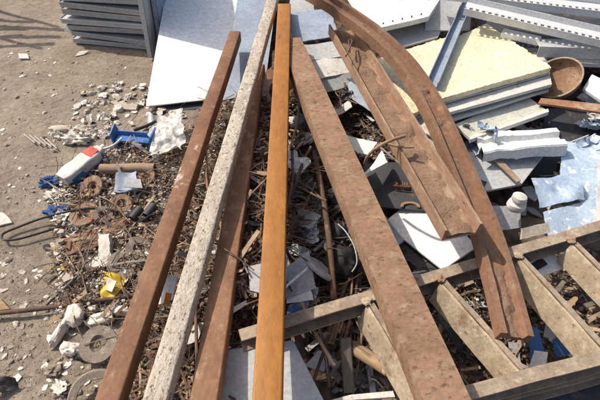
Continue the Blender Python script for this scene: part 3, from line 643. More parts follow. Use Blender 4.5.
for i in range(14):
    px = R.uniform(545, 600); py = R.uniform(285, 330); z = .16+R.uniform(-.03, .05)
    a = at(px, py, z); th = R.uniform(-.6, .9); ln = R.uniform(.03, .17)
    mb = MB(); mb.slab([a, a+V((ln*math.cos(th), ln*math.sin(th), .02)), a+V((ln*math.cos(th)-.012*math.sin(th), ln*math.sin(th)+.012, .02)), a+V((-.015*math.sin(th), .016, .004))], .006, 6, 2, .003, 12, (.1, .2, .1, .2))
    tag(mb.build('wood_splinter', R.choice(['wood', 'grey_wood', 'cardboard', 'grey_wood', 'cardboard', 'swarf_tan'])), 'wood splinter in the shade inside the frame near the right edge', 'wood splinter', wsg)

# ------------------------------------------------------------------ litter left of the tubes
def disc(px, py, rr, z, lab, mat, tilt=0, td=0, hole=.013, dish=.012, name='grinding_disc'):
    c = at(px, py, z); c.z = max(c.z, gz(c.x, c.y)+.034); mb = MB()
    mb.lathe(flatm(c, 0, tilt, td), [(hole, -dish), (rr*.34, -dish), (rr*.46, 0), (rr*.97, .002), (rr, -.002), (rr*.99, -.009), (rr*.47, -.010), (rr*.36, -dish-.006), (hole, -dish-.006)], 48)
    for p in mb.v: p += V((noise.noise(p*22), noise.noise(p*22+V((3, 0, 0))), noise.noise(p*22+V((6, 0, 0)))))*.0025
    o = mb.build(name, mat); tag(o, lab, 'grinding disc', 'worn grinding discs'); return o
disc(98, 344, .068, .055, 'grey worn grinding disc among the white foam lumps, nearest to the camera', 'abrasive', rad(14), rad(10))
disc(84, 214, .068, .04, 'tan grinding disc beside the black strap loop', 'abrasive_rust', rad(8), rad(-30))
disc(126, 265, .072, .06, 'grey grinding disc half hidden behind the left brown tube', 'abrasive', rad(10), rad(40))
disc(92, 186, .056, .05, 'brown grinding disc propped beside the cardboard tube', 'abrasive_rust', rad(30), rad(-20))
disc(103, 214, .045, .055, 'small grey disc lying on the tan disc', 'abrasive', rad(16), rad(60))
mb = MB(); c = at(96, 398, .045)
mb.lathe(flatm(c, 0, rad(24), rad(20)), [(.062, .004), (.085, .006), (.092, -.006), (.09, -.018), (.064, -.012)], 44); tag(mb.build('metal_ring', 'abrasive'), 'broad grey ring at the bottom left, leaning under the left brown tube', 'ring')
disc(122, 203, .05, .06, 'small rust brown disc below the dented grey lid', 'abrasive_rust', rad(18), rad(30))
disc(146, 178, .05, .06, 'rust brown disc between the cardboard tube and the left brown tube', 'abrasive_rust', rad(25), rad(-40))
disc(140, 250, .055, .07, 'grey disc close to the left brown tube, above the half hidden one', 'abrasive', rad(22), rad(70))
# jug
a, b = at(62, 180, .05), at(101, 149, .08)
m4 = frame(a, b, V((.15, .1, 1))); Ln = (b-a).length
mb = MB(); wq = .095; hq = .055
pts = lerp_pts(a, b, 16)
mb.sweep(pts, rrect(wq, hq, .014, 4))
for p in mb.v:
    q = m4.inverted() @ p; u = q.x/Ln
    if u > .8: q.y *= 1-.5*(u-.8)/.2; q.z *= 1-.3*(u-.8)/.2
    if u < .12: q.y *= .8+.2*u/.12
    p[:] = (m4 @ q) + V((0, 0, 1))*noise.noise(p*16)*.008
o = mb.build('plastic_jug', 'dusty_white', mat4=m4); tag(o, 'squashed white plastic jug with red top and blue side on the dirt', 'jug')
mb = MB()
mb.slab([m4 @ V(q) for q in [(Ln*.66, -.034, .031), (Ln*.9, -.024, .03), (Ln*.9, .03, .032), (Ln*.66, .038, .033)]], .006, 10, 10, .002, 15, (.05, .1, .05, .1)); mb.build('red_patch', 'red_plastic', o)
mb = MB(); mb.slab([m4 @ V(q) for q in [(Ln*.1, -.052, -.034), (Ln*.92, -.042, -.03), (Ln*.92, -.036, .014), (Ln*.1, -.05, .006)]], .006, 12, 8, .003, 12); mb.build('blue_side', 'blue_plastic', o)
mb = MB(); mb.tube([m4 @ V((Ln*.98, 0, 0)), m4 @ V((Ln*1.09, 0, 0))], .016, 14); mb.build('neck', 'dusty_white', o)
# blue bracket
mb = MB(); a, b = at(117, 138, .07), at(150, 141, .07); m4 = frame(a, b); Ln = (b-a).length
mb.box(m4 @ Matrix.Translation((Ln/2, 0, .0)), Ln, .05, .012); mb.box(m4 @ Matrix.Translation((Ln/2, .028, .008)), Ln, .008, .05)
o = mb.build('blue_bracket', 'blue_plastic', bevel=.003); tag(o, 'blue plastic bracket with two upright ends above the cardboard tube', 'bracket')
for xx, rr in ((-.006, -.3), (Ln+.006, .15)):
    mb = MB(); mb.slab([m4 @ (Matrix.Rotation(rr, 4, 'Y') @ V(q)) + (m4.to_3x3() @ V((xx, 0, 0))) for q in [(0, -.05, -.05), (.004, .055, -.05), (.004, .05, .06), (0, -.02, .04)]], .008, 8, 8, .002, 10)
    mb.build('end_plate', 'blue_plastic', o)
mb = MB(); mb.box(flatm(at(137, 146, .05), .2, .2), .06, .03, .03); tag(mb.build('small_block', 'blue_grey', bevel=.003), 'small grey blue block in front of the blue bracket', 'block')
rod('bar', [(134, 130, .1), (146, 126, .11), (156, 121, .12)], .009, 'black_rubber', 'short black bar behind the blue bracket', 'bar')
rod('bar', [(98, 150, .08), (112, 146, .09), (122, 138, .1)], .006, 'galvanised', 'short grey bar between jug and blue bracket', 'bar')
# cardboard tube
a, b = at(101, 169, .06), at(155, 168, .08); m4 = frame(a, b); mb = MB(); mb.sweep(lerp_pts(a, b, 12), [(.026*math.cos(t), .026*math.sin(t)) for t in [2*math.pi*i/24 for i in range(24)]], inner=[(.021*math.cos(t), .021*math.sin(t)) for t in [2*math.pi*i/24 for i in range(24)]])
for p in mb.v: p += V((0, 0, 1))*noise.noise(p*14)*.005
tag(mb.build('cardboard_tube', 'cardboard', mat4=m4), 'brown cardboard tube lying left of the left brown tube', 'tube')
crump([(113, 192, .08), (139, 190, .09), (136, 170, .12), (116, 172, .12)], 'dented grey plastic box lid below the cardboard tube', 'blue_grey', warp=.03, wf=12, group=None, name='dented_box', cat='lid', nx=16, th=.01)
crump([(124, 187, .12), (143, 188, .1), (141, 179, .12), (125, 177, .13)], 'white flap on the dented grey lid', 'pale_grey', warp=.01, group=None, name='plastic_flap', cat='scrap', nx=10)
# clear bag
mb = MB(); nx = 44
c4 = [at(*p) for p in [(150, 160, .09), (186, 152, .12), (184, 112, .16), (147, 116, .1)]]
mb.slab(c4, .0012, nx, nx, .05, 9, (.15, .2, .25, .2), 9, sd=4)
for p in mb.v: p += V((noise.noise(p*25), noise.noise(p*25+V((3, 0, 0))), noise.noise(p*25+V((6, 0, 0)))+.3))*.018
tag(mb.build('plastic_bag', 'plastic_film', ang=20), 'crumpled clear plastic bag against the left brown tube', 'bag')
# white bag by the jug and others
def lump(px, py, z, r, mat, lab, cat, name, group=None, sd=None, amp=.4, fr=1.8, sq=.8, k=12, rz=0):
    c = at(px, py, z); mb = MB(); mb.blob(V((0, 0, 0)), r, sd if sd is not None else R.random()*30, amp, fr, k, sq)
    c.z = gz(c.x, c.y) + r[2]*.55 + max(0, z)
    m4 = Matrix.Translation(c) @ Matrix.Rotation(rz, 4, 'Z'); mb.v = [m4 @ p for p in mb.v]
    o = mb.build(name, mat, ang=50, mat4=m4); tag(o, lab, cat, group); return o
lump(78, 142, 0, (.07, .035, .03), 'foam_white', 'crumpled white plastic wrap just behind the jug', 'plastic wrap', 'plastic_wrap', amp=.8, fr=3.2, k=18)
lump(88, 132, 0, (.06, .03, .02), 'yellow_plastic' if False else 'plaster', 'dusty torn wrapper beside the white plastic wrap', 'wrapper', 'wrapper', amp=.7, fr=3, k=16)
lump(50, 184, 0, (.045, .03, .025), 'blue_rag', 'crumpled blue rag left of the jug foot', 'rag', 'rag', amp=.7, fr=3, k=16)
lump(58, 197, 0, (.05, .035, .022), 'foam_white', 'crumpled white rag below the jug foot', 'rag', 'rag', amp=.8, fr=3, k=16)
lump(57, 212, 0, (.045, .03, .02), 'blue_rag', 'blue rag beside the tan grinding disc', 'rag', 'rag', amp=.8, fr=3, k=16)
lump(64, 218, .01, (.04, .03, .02), 'foam_white', 'off white rag on the blue one beside the tan disc', 'rag', 'rag', amp=.8, fr=3, k=16)
lump(98, 221, .02, (.035, .02, .015), 'red_plastic', 'crumpled red scrap beside the small grey disc', 'scrap', 'plastic_scrap', amp=.6, fr=3)
mb = MB(); mb.slab([at(*p) for p in [(98, 268, .05), (112, 266, .06), (109, 232, .12), (98, 233, .11)]], .028, 12, 20, .006, 14, (.1, .1, .1, .1), 30, 3, .004)
tag(mb.build('foam_piece', 'foam_white', ang=60), 'upright pale foam chunk between the tan disc and yellow wrapper', 'foam')
mb = MB(); mb.slab([at(*p) for p in [(82, 268, .03), (99, 270, .04), (99, 256, .05), (86, 258, .04)]], .02, 12, 10, .004, 14, (.2, .1, .1, .2), 30, 7, .004)
tag(mb.build('foam_piece', 'foam_white', ang=60), 'flat pale foam chunk at the foot of the upright one', 'foam')
o = crump([(101, 299, .05), (114, 297, .06), (126, 277, .08), (103, 270, .07)], 'crumpled yellow and white wrapper below the foam chunk', 'yellow_plastic', warp=.03, wf=18, group=None, name='wrapper', cat='wrapper', tear=(.1, .1, .1, .1))
crump([(104, 289, .085), (111, 292, .085), (117, 281, .1), (107, 277, .1)], 'white plastic flap on the yellow wrapper', 'foam_white', warp=.014, wf=18, group=None, name='plastic_flap', cat='scrap', nx=10)
# strap loop
rod('strap', [(118, 211, .06), (90, 208, .05), (62, 213, .04), (40, 219, .03), (16, 228, .025), (3, 234, .025), (4, 240, .025), (18, 239, .025), (40, 233, .025), (62, 226, .03)], .0052, 'black_rubber', 'black strap making a long loop on the dirt at the left edge', 'strap')
rod('rebar', [(-30, 316, .025), (20, 311, .03), (70, 305, .04), (150, 293, .06), (190, 289, .07)], .0095, 'rod_rust', 'long dark rebar lying across the dirt from the left edge', 'rebar')
rod('rod', [(46, 305, .03), (60, 292, .035), (83, 271, .06)], .006, 'swarf_grey', 'short grey rod pointing down at the long rebar', 'rod')
sheet('steel_plate', [(66, 256, .03), (134, 232, .06), (126, 215, .06), (58, 240, .03)], .006, 'rust_tube', 'flat purplish rusty plate under the foam chunk', 'plate', tear=(.1, .2, .1, .15), warp=.012, wf=7)
# foam lumps round the nearest disc
fl = 'white foam lumps round the nearest disc'
lump(77, 318, .02, (.032, .045, .03), 'foam_white', 'tall rounded white foam lump just above the nearest disc', 'foam', 'foam_lump', fl, 3, .3, 1.5, rz=.4)
lump(101, 322, .01, (.05, .024, .022), 'foam_white', 'long pale foam lump right above the nearest disc', 'foam', 'foam_lump', fl, 5, .35, 1.5, rz=.25)
lump(62, 333, .01, (.016, .068, .022), 'foam_white', 'narrow bent foam strip on the left of the nearest disc', 'foam', 'foam_lump', fl, 8, .3, 1.5, rz=-.2)
lump(72, 351, .01, (.036, .024, .02), 'foam_white', 'bright white foam lump at the lower left of the nearest disc', 'foam', 'foam_lump', fl, 11, .5, 2, rz=-.3)
lump(84, 358, .0, (.022, .018, .018), 'black_rubber', 'black lump standing in for the shadow under the bright white foam lump', 'shadow', 'shadow_lump')  # cast shadow of the foam lump, modelled as a black blob
lump(120, 312, .02, (.045, .018, .014), 'foam_white', 'thin foam lump beside the left brown tube', 'foam', 'foam_lump', fl, 15, .4, 2, rz=.2)
lump(94, 311, .01, (.018, .018, .016), 'foam_white', 'small foam lump between the two larger ones', 'foam', 'foam_lump', fl, 19, .4, 2)
crump([(-14, 398, .02), (18, 388, .02), (17, 378, .03), (-10, 376, .03)], 'black rag lying at the bottom left corner', 'black_rubber', warp=.04, wf=22, group=None, name='rag', cat='rag', nx=26, th=.004, tear=(.3, .2, .3, .2))
lump(55, 372, 0, (.028, .022, .014), 'stone', 'dusty brown clod below the foam lumps', 'clod', 'clod', amp=.7, fr=3)
lump(62, 390, 0, (.03, .02, .012), 'foam_white', 'white plastic scrap at the bottom beside the broad ring', 'scrap', 'plastic_scrap', amp=.8, fr=3, rz=-.6)
lump(71, 394, 0, (.02, .014, .012), 'black_rubber', 'black scrap stuck to the white scrap beside the broad ring', 'scrap', 'plastic_scrap', amp=.6, fr=3)
# grille of four bars
mb = MB()
for k in range(5):
    a, b = at(24+k*5.5, 134+k*1.1, .015), at(35+k*5.5, 143+k*1.4, .02); mb.tube([a, b], .0042, 6)
mb.tube([at(30, 140, .012), at(56, 146, .012)], .004, 6)
tag(mb.build('plastic_grille', 'plastic_grille'), 'pinkish plastic grille of parallel bars lying on open dirt', 'grille')
lump(62, 130, 0, (.07, .022, .014), 'pale_wood' if False else 'plaster', 'flat tan stone slab left of the white plastic wrap', 'stone', 'stone_slab', amp=.25, rz=-.1)
sheet('tile_piece', [(19, 58, .012), (29, 58, .012), (27, 53, .02), (18, 53, .02)], .008, 'dusty_white', 'small square white tile alone on the dirt at upper left', 'tile', nx=3, ny=3)
sheet('tile_piece', [(75, 56, .012), (84, 54, .012), (89, 50, .025), (79, 51, .025)], .006, 'foam_white', 'small white plate on the dirt below the tray stack', 'tile', nx=4, ny=4, warp=.004)
sheet('tile_piece', [(113, 109, .012), (138, 110, .015), (138, 103, .03), (114, 102, .03)], .02, 'plaster', 'long plaster piece left of the corner of the white sheet', 'plaster piece', nx=8, ny=4, tear=(.2, .1, .2, .1))
sheet('wood_strip', [(-12, 228, .012), (14, 222, .012), (3, 212, .018), (-12, 212, .018)], .008, 'dusty_white', 'pale flat board at the left edge above the strap loop', 'board', nx=6, ny=4, tear=(.05, .1, .05, .1))
sheet('wood_strip', [(-12, 312, .01), (10, 309, .01), (-2, 296, .012), (-12, 292, .012)], .01, 'wood', 'brown wood offcut at the left edge touching the rebar', 'wood offcut', nx=6, ny=3)
# dark pipe ends near the tube
for (px, py, lab) in [(132, 219, 'dark open pipe end beside the left brown tube, left of the pair'), (146, 216, 'dark open pipe end beside the left brown tube, right of the pair')]:
    c = at(px, py, .075); mb = MB(); a, b = c, c + V((.028, .055, .012)); q = [(.02*math.cos(t), .02*math.sin(t)) for t in [2*math.pi*i/18 for i in range(18)]]
    mb.sweep([a, b], q, inner=[(x*.8, y*.8) for x, y in q]); tag(mb.build('pipe', 'dark_metal', mat4=frame(a, b)), lab, 'pipe', 'dark pipe ends')
# scraps in the strips between the long tubes
crump([(157, 306, .2), (172, 300, .22), (178, 276, .24), (168, 274, .24)], 'white scrap between the left brown tube and cement tube', 'white_panel', group=None, name='plastic_scrap', cat='scrap', nx=12, warp=.01)
crump([(163, 305, .235), (169, 304, .235), (172, 293, .245), (166, 292, .245)], 'orange scrap between the left brown tube and cement tube', 'orange_plastic', group=None, name='plastic_scrap', cat='scrap', nx=8, warp=.006)
crump([(178, 398, .14), (192, 396, .14), (194, 384, .16), (182, 386, .16)], 'red scrap at the bottom between cement tube and lower brown tube', 'red_plastic', group=None, name='plastic_scrap', cat='scrap', nx=8, warp=.006)
crump([(170, 405, .13), (180, 402, .13), (184, 388, .15), (176, 390, .15)], 'white scrap beside the red one at the bottom', 'white_panel', group=None, name='plastic_scrap', cat='scrap', nx=8, warp=.006)
crump([(186, 346, .2), (198, 342, .2), (204, 322, .22), (194, 324, .22)], 'pale strip between cement tube and lower brown tube', 'dusty_white', group=None, name='plastic_scrap', cat='scrap', nx=10, warp=.01)

# ------------------------------------------------------------------ countable small scrap
def scatter(protos, n_, region, lab, cat, grp, lift=.5, tilt=.5, smin=.6, smax=1.5, zb=0):
    """first copies are the prototypes themselves"""
    k = 0
    while k < n_:
        px, py = region(); z = .0
        for _ in range(4):
            c = at(px, py, z); z = gz(c.x, c.y)
        sc = R.uniform(smin, smax)
        m4 = Matrix.Translation(V((c.x, c.y, z + zb + R.random()*lift))) @ Matrix.Rotation(R.random()*6.28, 4, 'Z') @ Matrix.Rotation(R.uniform(-tilt, tilt), 4, 'X') @ Matrix.Rotation(R.uniform(-tilt, tilt), 4, 'Y') @ Matrix.Diagonal((sc, sc*R.uniform(.7, 1.2), sc, 1))
        if k < len(protos): o = protos[k]; o.matrix_basis = m4; tag(o, lab, cat, grp)
        else: o = copy_thing(R.choice(protos), m4)
        k += 1
def poly_region(pts):
    xs_ = [p[0] for p in pts]; ys_ = [p[1] for p in pts]
    def f():
        while True:
            x, y = R.uniform(min(xs_), max(xs_)), R.uniform(min(ys_), max(ys_)); ins = False
            for i in range(len(pts)):
                (x0, y0), (x1, y1) = pts[i], pts[i-1]
                if (y0 > y) != (y1 > y) and x < (x1-x0)*(y-y0)/(y1-y0)+x0: ins = not ins
            if ins: return x, y
    return f
I4 = Matrix.Identity(4)
def crumple_proto(name, mat, r, k=.8):
    mb = MB(); sd = R.random()*60
    mb.slab([V((-r*1.4, -r*.8, 0)), V((r*1.3, -r*.9, 0)), V((r*1.4, r*.8, 0)), V((-r*1.2, r, 0))], .0012, 20, 20, r*k, 1.3/r, (.25, .25, .25, .25), 2/r, sd)
    for p in mb.v: p += V((noise.noise(p*2.5/r+V((sd, 0, 0))), noise.noise(p*2.5/r+V((0, sd, 0))), noise.noise(p*4/r)*.6))*r*.35
    return mb.build(name, mat, mat4=I4, ang=24)
def strip_proto(name, mat, ln, wd, th, bend, seg=6):
    mb = MB(); pts = [V((ln*(i/seg-.5), bend*math.sin(i/seg*3.1+R.random())*ln, abs(bend)*.5*ln*math.sin(i/seg*4+R.random()))) for i in range(seg+1)]
    mb.sweep(pts, [(wd/2, th/2), (-wd/2, th/2), (-wd/2, -th/2), (wd/2, -th/2)]); return mb.build(name, mat, mat4=I4, ang=40)
def rod_proto(name, mat, ln, r, bend):
    mb = MB(); a, b = R.random()*6, R.random()*6
    pts = [V((ln*(i/8-.5), bend*ln*math.sin(i/8*3.4+a), bend*.6*ln*math.sin(i/8*3+b))) for i in range(9)]
    mb.tube(pts, r, 6); return mb.build(name, mat, mat4=I4, ang=60)
def flake_proto(name, mat, r, th):
    mb = MB(); k = R.randint(4, 6); a0 = R.random()*6; pts = [(r*R.uniform(.5, 1.2)*math.cos(a0+6.283*i/k)*1.3, r*R.uniform(.5, 1.2)*math.sin(a0+6.283*i/k)) for i in range(k)]
    mb.sweep([V((0, 0, -th/2)), V((0, 0, th/2))], pts, ups=[V((0, 1, 0))]*2); return mb.build(name, mat, mat4=I4, smooth=False)
def pebble_proto(name, mat, r):
    mb = MB(); mb.blob(V((0, 0, 0)), (r, r*.8, r*.6), R.random()*50, .5, 1.5, 6, .85); return mb.build(name, mat, mat4=I4, ang=45)
heapA = poly_region([(205, 108), (280, 100), (282, 330), (232, 345), (205, 400), (118, 400), (150, 330), (170, 260)])          # between tubes
heapB = poly_region([(288, 100), (312, 100), (400, 320), (330, 330), (286, 330)])                    # right of orange tube
skirt = poly_region([(120, 140), (195, 130), (170, 230), (140, 310), (60, 320), (55, 190), (100, 160)])
heapC = poly_region([(340, 90), (372, 110), (470, 255), (420, 300), (390, 220), (338, 120)])
heapD = poly_region([(312, 335), (360, 310), (510, 265), (600, 250), (600, 350), (600, 400), (430, 400), (335, 392)])
dirtL = poly_region([(0, 40), (70, 50), (145, 70), (140, 120), (60, 140), (60, 200), (0, 215)])
dirtN = poly_region([(0, 245), (60, 260), (120, 300), (100, 398), (0, 398)])
dirtM = poly_region([(90, 85), (147, 80), (190, 115), (150, 130), (60, 150), (40, 170), (50, 140)])
mix2 = lambda *rs: (lambda: R.choice(rs)())
scatter([rod_proto('rusty_rod', 'rod_rust', R.uniform(.12, .3), R.uniform(.002, .0045), R.uniform(.005, .05)) for _ in range(9)] , 110, mix2(heapA, heapA, heapB), 'thin rusty rod in the tangle between the long tubes', 'rod', 'rods in the tangle between the tubes', .09, .35)
scatter([strip_proto('metal_strip', m_, R.uniform(.08, .2), R.uniform(.008, .02), .002, R.uniform(.005, .05)) for m_ in ('swarf_rust', 'swarf_grey', 'swarf_tan', 'swarf_rust', 'swarf_tan', 'swarf_grey')], 120, mix2(heapA, heapB, skirt), 'curled metal strip lying in the shavings among the long tubes', 'metal strip', 'metal strips among the tubes', .07, .5)
scatter([strip_proto('metal_strip', m_, R.uniform(.05, .14), R.uniform(.006, .016), .002, R.uniform(.005, .06)) for m_ in ('swarf_rust', 'swarf_tan', 'swarf_grey', 'swarf_tan')], 80, skirt, 'short metal strip in the litter left of the left brown tube', 'metal strip', 'metal strips left of the tubes', .04, .4)
scatter([flake_proto('scrap_flake', m_, R.uniform(.008, .02), .004) for m_ in ('foam_white', 'dusty_white', 'plaster', 'foam_white', 'pale_grey', 'plaster')], 170, mix2(skirt, skirt, dirtM), 'small pale flake in the litter left of the long tubes', 'flake', 'pale flakes in the litter', .02, .35)
scatter([flake_proto('scrap_flake', m_, R.uniform(.006, .014), .003) for m_ in ('foam_white', 'plaster', 'stone', 'dusty_white')], 150, mix2(dirtL, dirtN, dirtN), 'tiny pale flake on the open dirt at left', 'flake', 'pale flakes on open dirt', .002, .25)
scatter([pebble_proto('pebble', m_, R.uniform(.006, .013)) for m_ in ('stone', 'plaster', 'stone', 'stone')], 110, mix2(dirtL, dirtN, skirt), 'small stone on the tan dirt at left', 'stone', 'small stones on the dirt', .002, .5)
scatter([crumple_proto('rag', m_, R.uniform(.022, .034)) for m_ in ('foam_white', 'dusty_white', 'plaster', 'foam_white')], 34, mix2(dirtM, dirtM, dirtM, skirt), 'crumpled dusty pale rag on the dirt between the white sheet and the jug', 'rag', 'pale rags between the white sheet and the jug', .004, .4, .6, 1.4, .006)
scatter([crumple_proto('plastic_scrap', m_, R.uniform(.014, .024), 1) for m_ in ('white_panel', 'foam_white', 'dusty_white', 'pale_grey', 'plastic_film')], 60, mix2(skirt, skirt, skirt, heapA), 'crumpled pale plastic scrap in the litter left of the long tubes', 'plastic scrap', 'pale plastic scraps in the litter', .03, .6, .6, 1.4, .008)
scatter([crumple_proto('yellow_scrap', m_, R.uniform(.012, .018), .8) for m_ in ('yellow_plastic', 'yellow_plastic')], 9, skirt, 'small crumpled yellow scrap in the litter left of the tubes', 'plastic scrap', 'small yellow scraps', .03, .5, .6, 1.2, .008)
scatter([crumple_proto('bent_sheet', m_, R.uniform(.05, .08), .5) for m_ in ('white_panel', 'pale_grey', 'crumple_blue', 'dusty_white', 'galvanised', 'white_panel')], 34, poly_region([(395, 112), (440, 112), (560, 150), (600, 120), (600, 225), (545, 200), (530, 165), (470, 180), (440, 160)]), 'crumpled pale sheet metal scrap in the gaps of the heap at right', 'sheet scrap', 'crumpled sheet scraps at right', .14, .5, .6, 1.2, .1)
scatter([crumple_proto('bent_sheet', m_, R.uniform(.035, .055), .5) for m_ in ('grey_metal', 'dark_metal', 'pale_grey', 'white_panel', 'grey_metal', 'swarf_rust')], 30, mix2(heapB, heapB, heapC), 'crumpled grey sheet scrap in the dark gaps beside the wide rust beam', 'sheet scrap', 'crumpled grey sheet scraps beside the wide beam', .06, .6, .6, 1.3, .02)
scatter([pebble_proto('plaster_lump', m_, R.uniform(.018, .03)) for m_ in ('plaster', 'foam_white', 'plaster')], 18, mix2(dirtM, dirtM, skirt), 'dusty plaster lump on the dirt near the white sheet and jug', 'plaster lump', 'plaster lumps near the jug', .004, .4)
scatter([flake_proto('plastic_chip', m_, R.uniform(.01, .02), .004) for m_ in ('blue_plastic', 'red_plastic', 'yellow_plastic', 'blue_rag', 'orange_plastic')], 26, mix2(skirt, heapA), 'small coloured plastic chip in the shavings at left', 'plastic chip', 'coloured plastic chips', .03, .5, .6, 1.1)
scatter([flake_proto('pale_scrap', m_, R.uniform(.014, .035), .005) for m_ in ('white_panel', 'dusty_white', 'pale_grey', 'blue_grey', 'galvanised', 'dark_metal')], 70, mix2(heapB, heapC, heapC, heapA), 'broken bit of sheet metal in the dark gaps between the beams', 'metal scrap', 'sheet metal bits between the beams', .06, .6)
scatter([strip_proto('metal_offcut', m_, R.uniform(.08, .2), R.uniform(.012, .03), .003, R.uniform(.0, .04)) for m_ in ('dark_metal', 'grey_metal', 'swarf_rust', 'grimy_steel', 'wood', 'pale_grey')], 90, mix2(heapD, heapC, heapD), 'dark metal offcut lying inside and behind the welded frame', 'metal offcut', 'offcuts in and behind the frame', .07, .4)
heapE = poly_region([(540, 100), (600, 100), (600, 160), (540, 230), (490, 250), (480, 200), (440, 130), (520, 170)])
scatter([flake_proto('panel_scrap', m_, R.uniform(.02, .045), .005) for m_ in ('pale_grey', 'dusty_white', 'blue_grey', 'grey_metal', 'cardboard', 'white_panel')], 50, heapE, 'broken panel scrap in the gaps of the heap at right', 'panel scrap', 'panel scraps at right', .12, .5)

for i in range(22):
    px, py = (heapB if i < 13 else heapA)(); c = at(px, py, .2); ln = R.uniform(.35, .75); th = math.pi/2 + R.gauss(.0, .28); hz = gz(c.x, c.y) + R.uniform(.04, .1)
    pts = []; ph = R.random()*6
    for k in range(9):
        u = k/8-.5; x = c.x + math.cos(th)*ln*u + .012*math.sin(u*7+ph); y = c.y + math.sin(th)*ln*u
        pts.append(V((x, y, hz + u*R.uniform(.02, .05) + .008*math.sin(u*9+ph))))
    mb = MB(); mb.tube(pts, R.uniform(.0035, .007), 7)
    tag(mb.build('long_rod', R.choice(['rod_rust', 'swarf_rust', 'swarf_tan', 'rust_channel']), ang=60), 'long rusty rod running lengthwise in the gap beside the orange tube', 'rod', 'long rods lengthwise between the tubes')
# uncountable: shavings and grit
def mass(name, mats, n_, region, sizes, lift, curl, wts=None):
    mb = MB()
    for _ in range(n_):
        px, py = region(); z = 0
        for _k in range(3): c = at(px, py, z); z = gz(c.x, c.y)
        mb.cur = R.choices(range(len(mats)), wts)[0]
        ln = R.uniform(*sizes); th = R.random()*6.283; ti = R.uniform(-.4, .5); kind_ = R.random()
        p = V((c.x, c.y, z + R.random()**1.6*lift))
        if kind_ < .55:      # straight or kinked sliver
            m_ = frame(p, p + V((math.cos(th), math.sin(th), ti))) @ Matrix.Rotation(R.random()*3, 4, 'X'); wd = R.uniform(.0015, .006); tk = R.uniform(.0008, .002)
            kx = R.uniform(.3, .7)*ln; ka = R.uniform(-.5, .5)
            mb.sweep([m_ @ V((0, 0, 0)), m_ @ V((kx, 0, 0)), m_ @ V((kx+(ln-kx)*math.cos(ka), (ln-kx)*math.sin(ka), 0))], [(wd, tk), (-wd, tk), (-wd*.8, -tk), (wd*.7, -tk)])
        elif kind_ < .68:    # angular flake
            rr = ln*R.uniform(.12, .3); m_ = Matrix.Translation(p) @ Matrix.Rotation(th, 4, 'Z') @ Matrix.Rotation(R.uniform(-.8, .8), 4, 'X') @ Matrix.Rotation(R.uniform(-.6, .6), 4, 'Y')
            b0 = len(mb.v); q = [(rr*R.uniform(.5, 1.6)*math.cos(a), rr*R.uniform(.4, 1)*math.sin(a)) for a in (0.3, 1.5, 2.8, 4.6)]
            for zz in (0, .003): mb.v += [m_ @ V((x_, y_, zz)) for x_, y_ in q]
            mb.face(b0+3, b0+2, b0+1, b0); mb.face(b0+4, b0+5, b0+6, b0+7)
            for i in range(4): mb.face(b0+i, b0+(i+1) % 4, b0+4+(i+1) % 4, b0+4+i)
        else:
            r = R.uniform(.0008, .0022); b = R.uniform(-curl, curl); pts = []
            for i in range(5):
                a = th + b*i; p = p + V((math.cos(a), math.sin(a), ti*.6*math.cos(i*.9)))*(ln/4); pts.append(p)
            mb.tube(pts, r, 3)
    o = mb.build(name, mats, mat4=I4, ang=60); tag(o, None, None, kind='stuff'); return o
o = mass('metal_shavings', ['swarf_rust', 'swarf_grey', 'swarf_tan', 'rod_rust'], 11000, mix2(heapA, heapA, heapA, heapB, heapC, heapD), (.012, .085), .06, .7, (4, 2, 2, 4)); o['label'] = 'tangled rusty metal shavings heaped under the long tubes'
mb = MB()
for _ in range(1500):
    px, py = mix2(heapA, heapA, skirt, skirt, heapB, heapC)(); z = 0
    for _k in range(3): c = at(px, py, z); z = gz(c.x, c.y)
    mb.cur = R.choices(range(4), (3, 2, 3, 3))[0]; ln = R.uniform(.07, .26); th = R.gauss(.6, 1.1); b = R.uniform(-.16, .16); ti = R.uniform(-.25, .35)
    p = V((c.x, c.y, z + .01 + R.random()*.06)) ; pts = []; r = R.uniform(.0008, .0026)
    for i in range(7):
        a_2 = th + b*i + .1*math.sin(i*2+th*9); p = p + V((math.cos(a_2), math.sin(a_2), ti*.7*math.cos(i*.7)))*(ln/6); pts.append(p)
    mb.tube(pts, r, 4)
o = mb.build('wire_tangle', ['swarf_rust', 'swarf_grey', 'swarf_tan', 'rod_rust'], mat4=I4, ang=60); tag(o, 'tangle of long thin rusty wires lying over the shavings', None, kind='stuff')
o = mass('litter_shavings', ['swarf_rust', 'swarf_grey', 'swarf_tan', 'foam_white'], 4200, skirt, (.008, .05), .03, .7, (3, 3, 4, 2)); o['label'] = 'fine metal shavings strewn over the dirt left of the tubes'
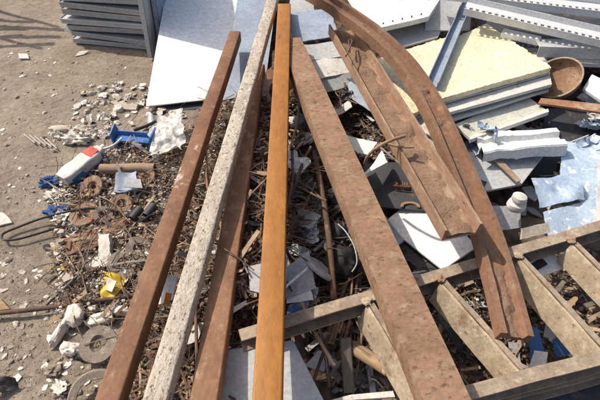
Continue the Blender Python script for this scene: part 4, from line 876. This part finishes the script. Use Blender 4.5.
mb = MB(); rreg = mix2(skirt, skirt, heapA, heapA, heapB, heapD)
for _ in range(4200):
    px, py = rreg(); z = 0
    for _k in range(3): c = at(px, py, z); z = gz(c.x, c.y)
    mb.cur = R.choices(range(6), (3, 3, 2, 3, 2, 1))[0]; r = R.uniform(.003, .0085)*(1 if R.random() < .9 else 1.9); b = len(mb.v); p = V((c.x, c.y, z + r*.5 + R.random()**2*.045)); a0 = R.random()*6
    for zz in (-.5, .5):
        for i in range(5): mb.v.append(p + V((r*R.uniform(.6, 1.4)*math.cos(a0+i*1.257), r*R.uniform(.6, 1.4)*math.sin(a0+i*1.257), r*zz*R.uniform(.5, 1.4))))
    mb.face(*[b+i for i in (4, 3, 2, 1, 0)]); mb.face(*[b+5+i for i in range(5)])
    for i in range(5): mb.face(b+i, b+(i+1) % 5, b+5+(i+1) % 5, b+5+i)
o = mb.build('rubble', ['stone', 'plaster', 'packed_dirt', 'swarf_rust', 'swarf_tan', 'foam_white'], mat4=I4, smooth=False); tag(o, 'dusty broken rubble mixed through the shavings', None, kind='stuff')
mb = MB()
for _ in range(9000):
    px, py = mix2(dirtL, dirtN, dirtN, skirt, dirtM)() if R.random() < .8 else (R.uniform(-60, 150), R.uniform(-60, 400))
    z = 0
    for _k in range(2): c = at(px, py, z); z = gz(c.x, c.y)
    mb.cur = R.choices((0, 1, 2, 3), (5, 3, 1, 2))[0]
    r = R.uniform(.0012, .0042)*(1 if R.random() < .93 else 1.8); b = len(mb.v); a0 = R.random()*6
    for i in range(4): mb.v.append(V((c.x + r*R.uniform(.6, 1.4)*math.cos(a0+i*1.57), c.y + r*R.uniform(.6, 1.4)*math.sin(a0+i*1.57), z-.001)))
    mb.v.append(V((c.x, c.y, z + r*R.uniform(.5, 1.1))))
    for i in range(4): mb.face(b+i, b+(i+1) % 4, b+4)
o = mb.build('grit', ['stone', 'plaster', 'foam_white', 'packed_dirt'], mat4=I4, smooth=False); tag(o, 'grit and crumbs spread over the tan dirt', None, kind='stuff')
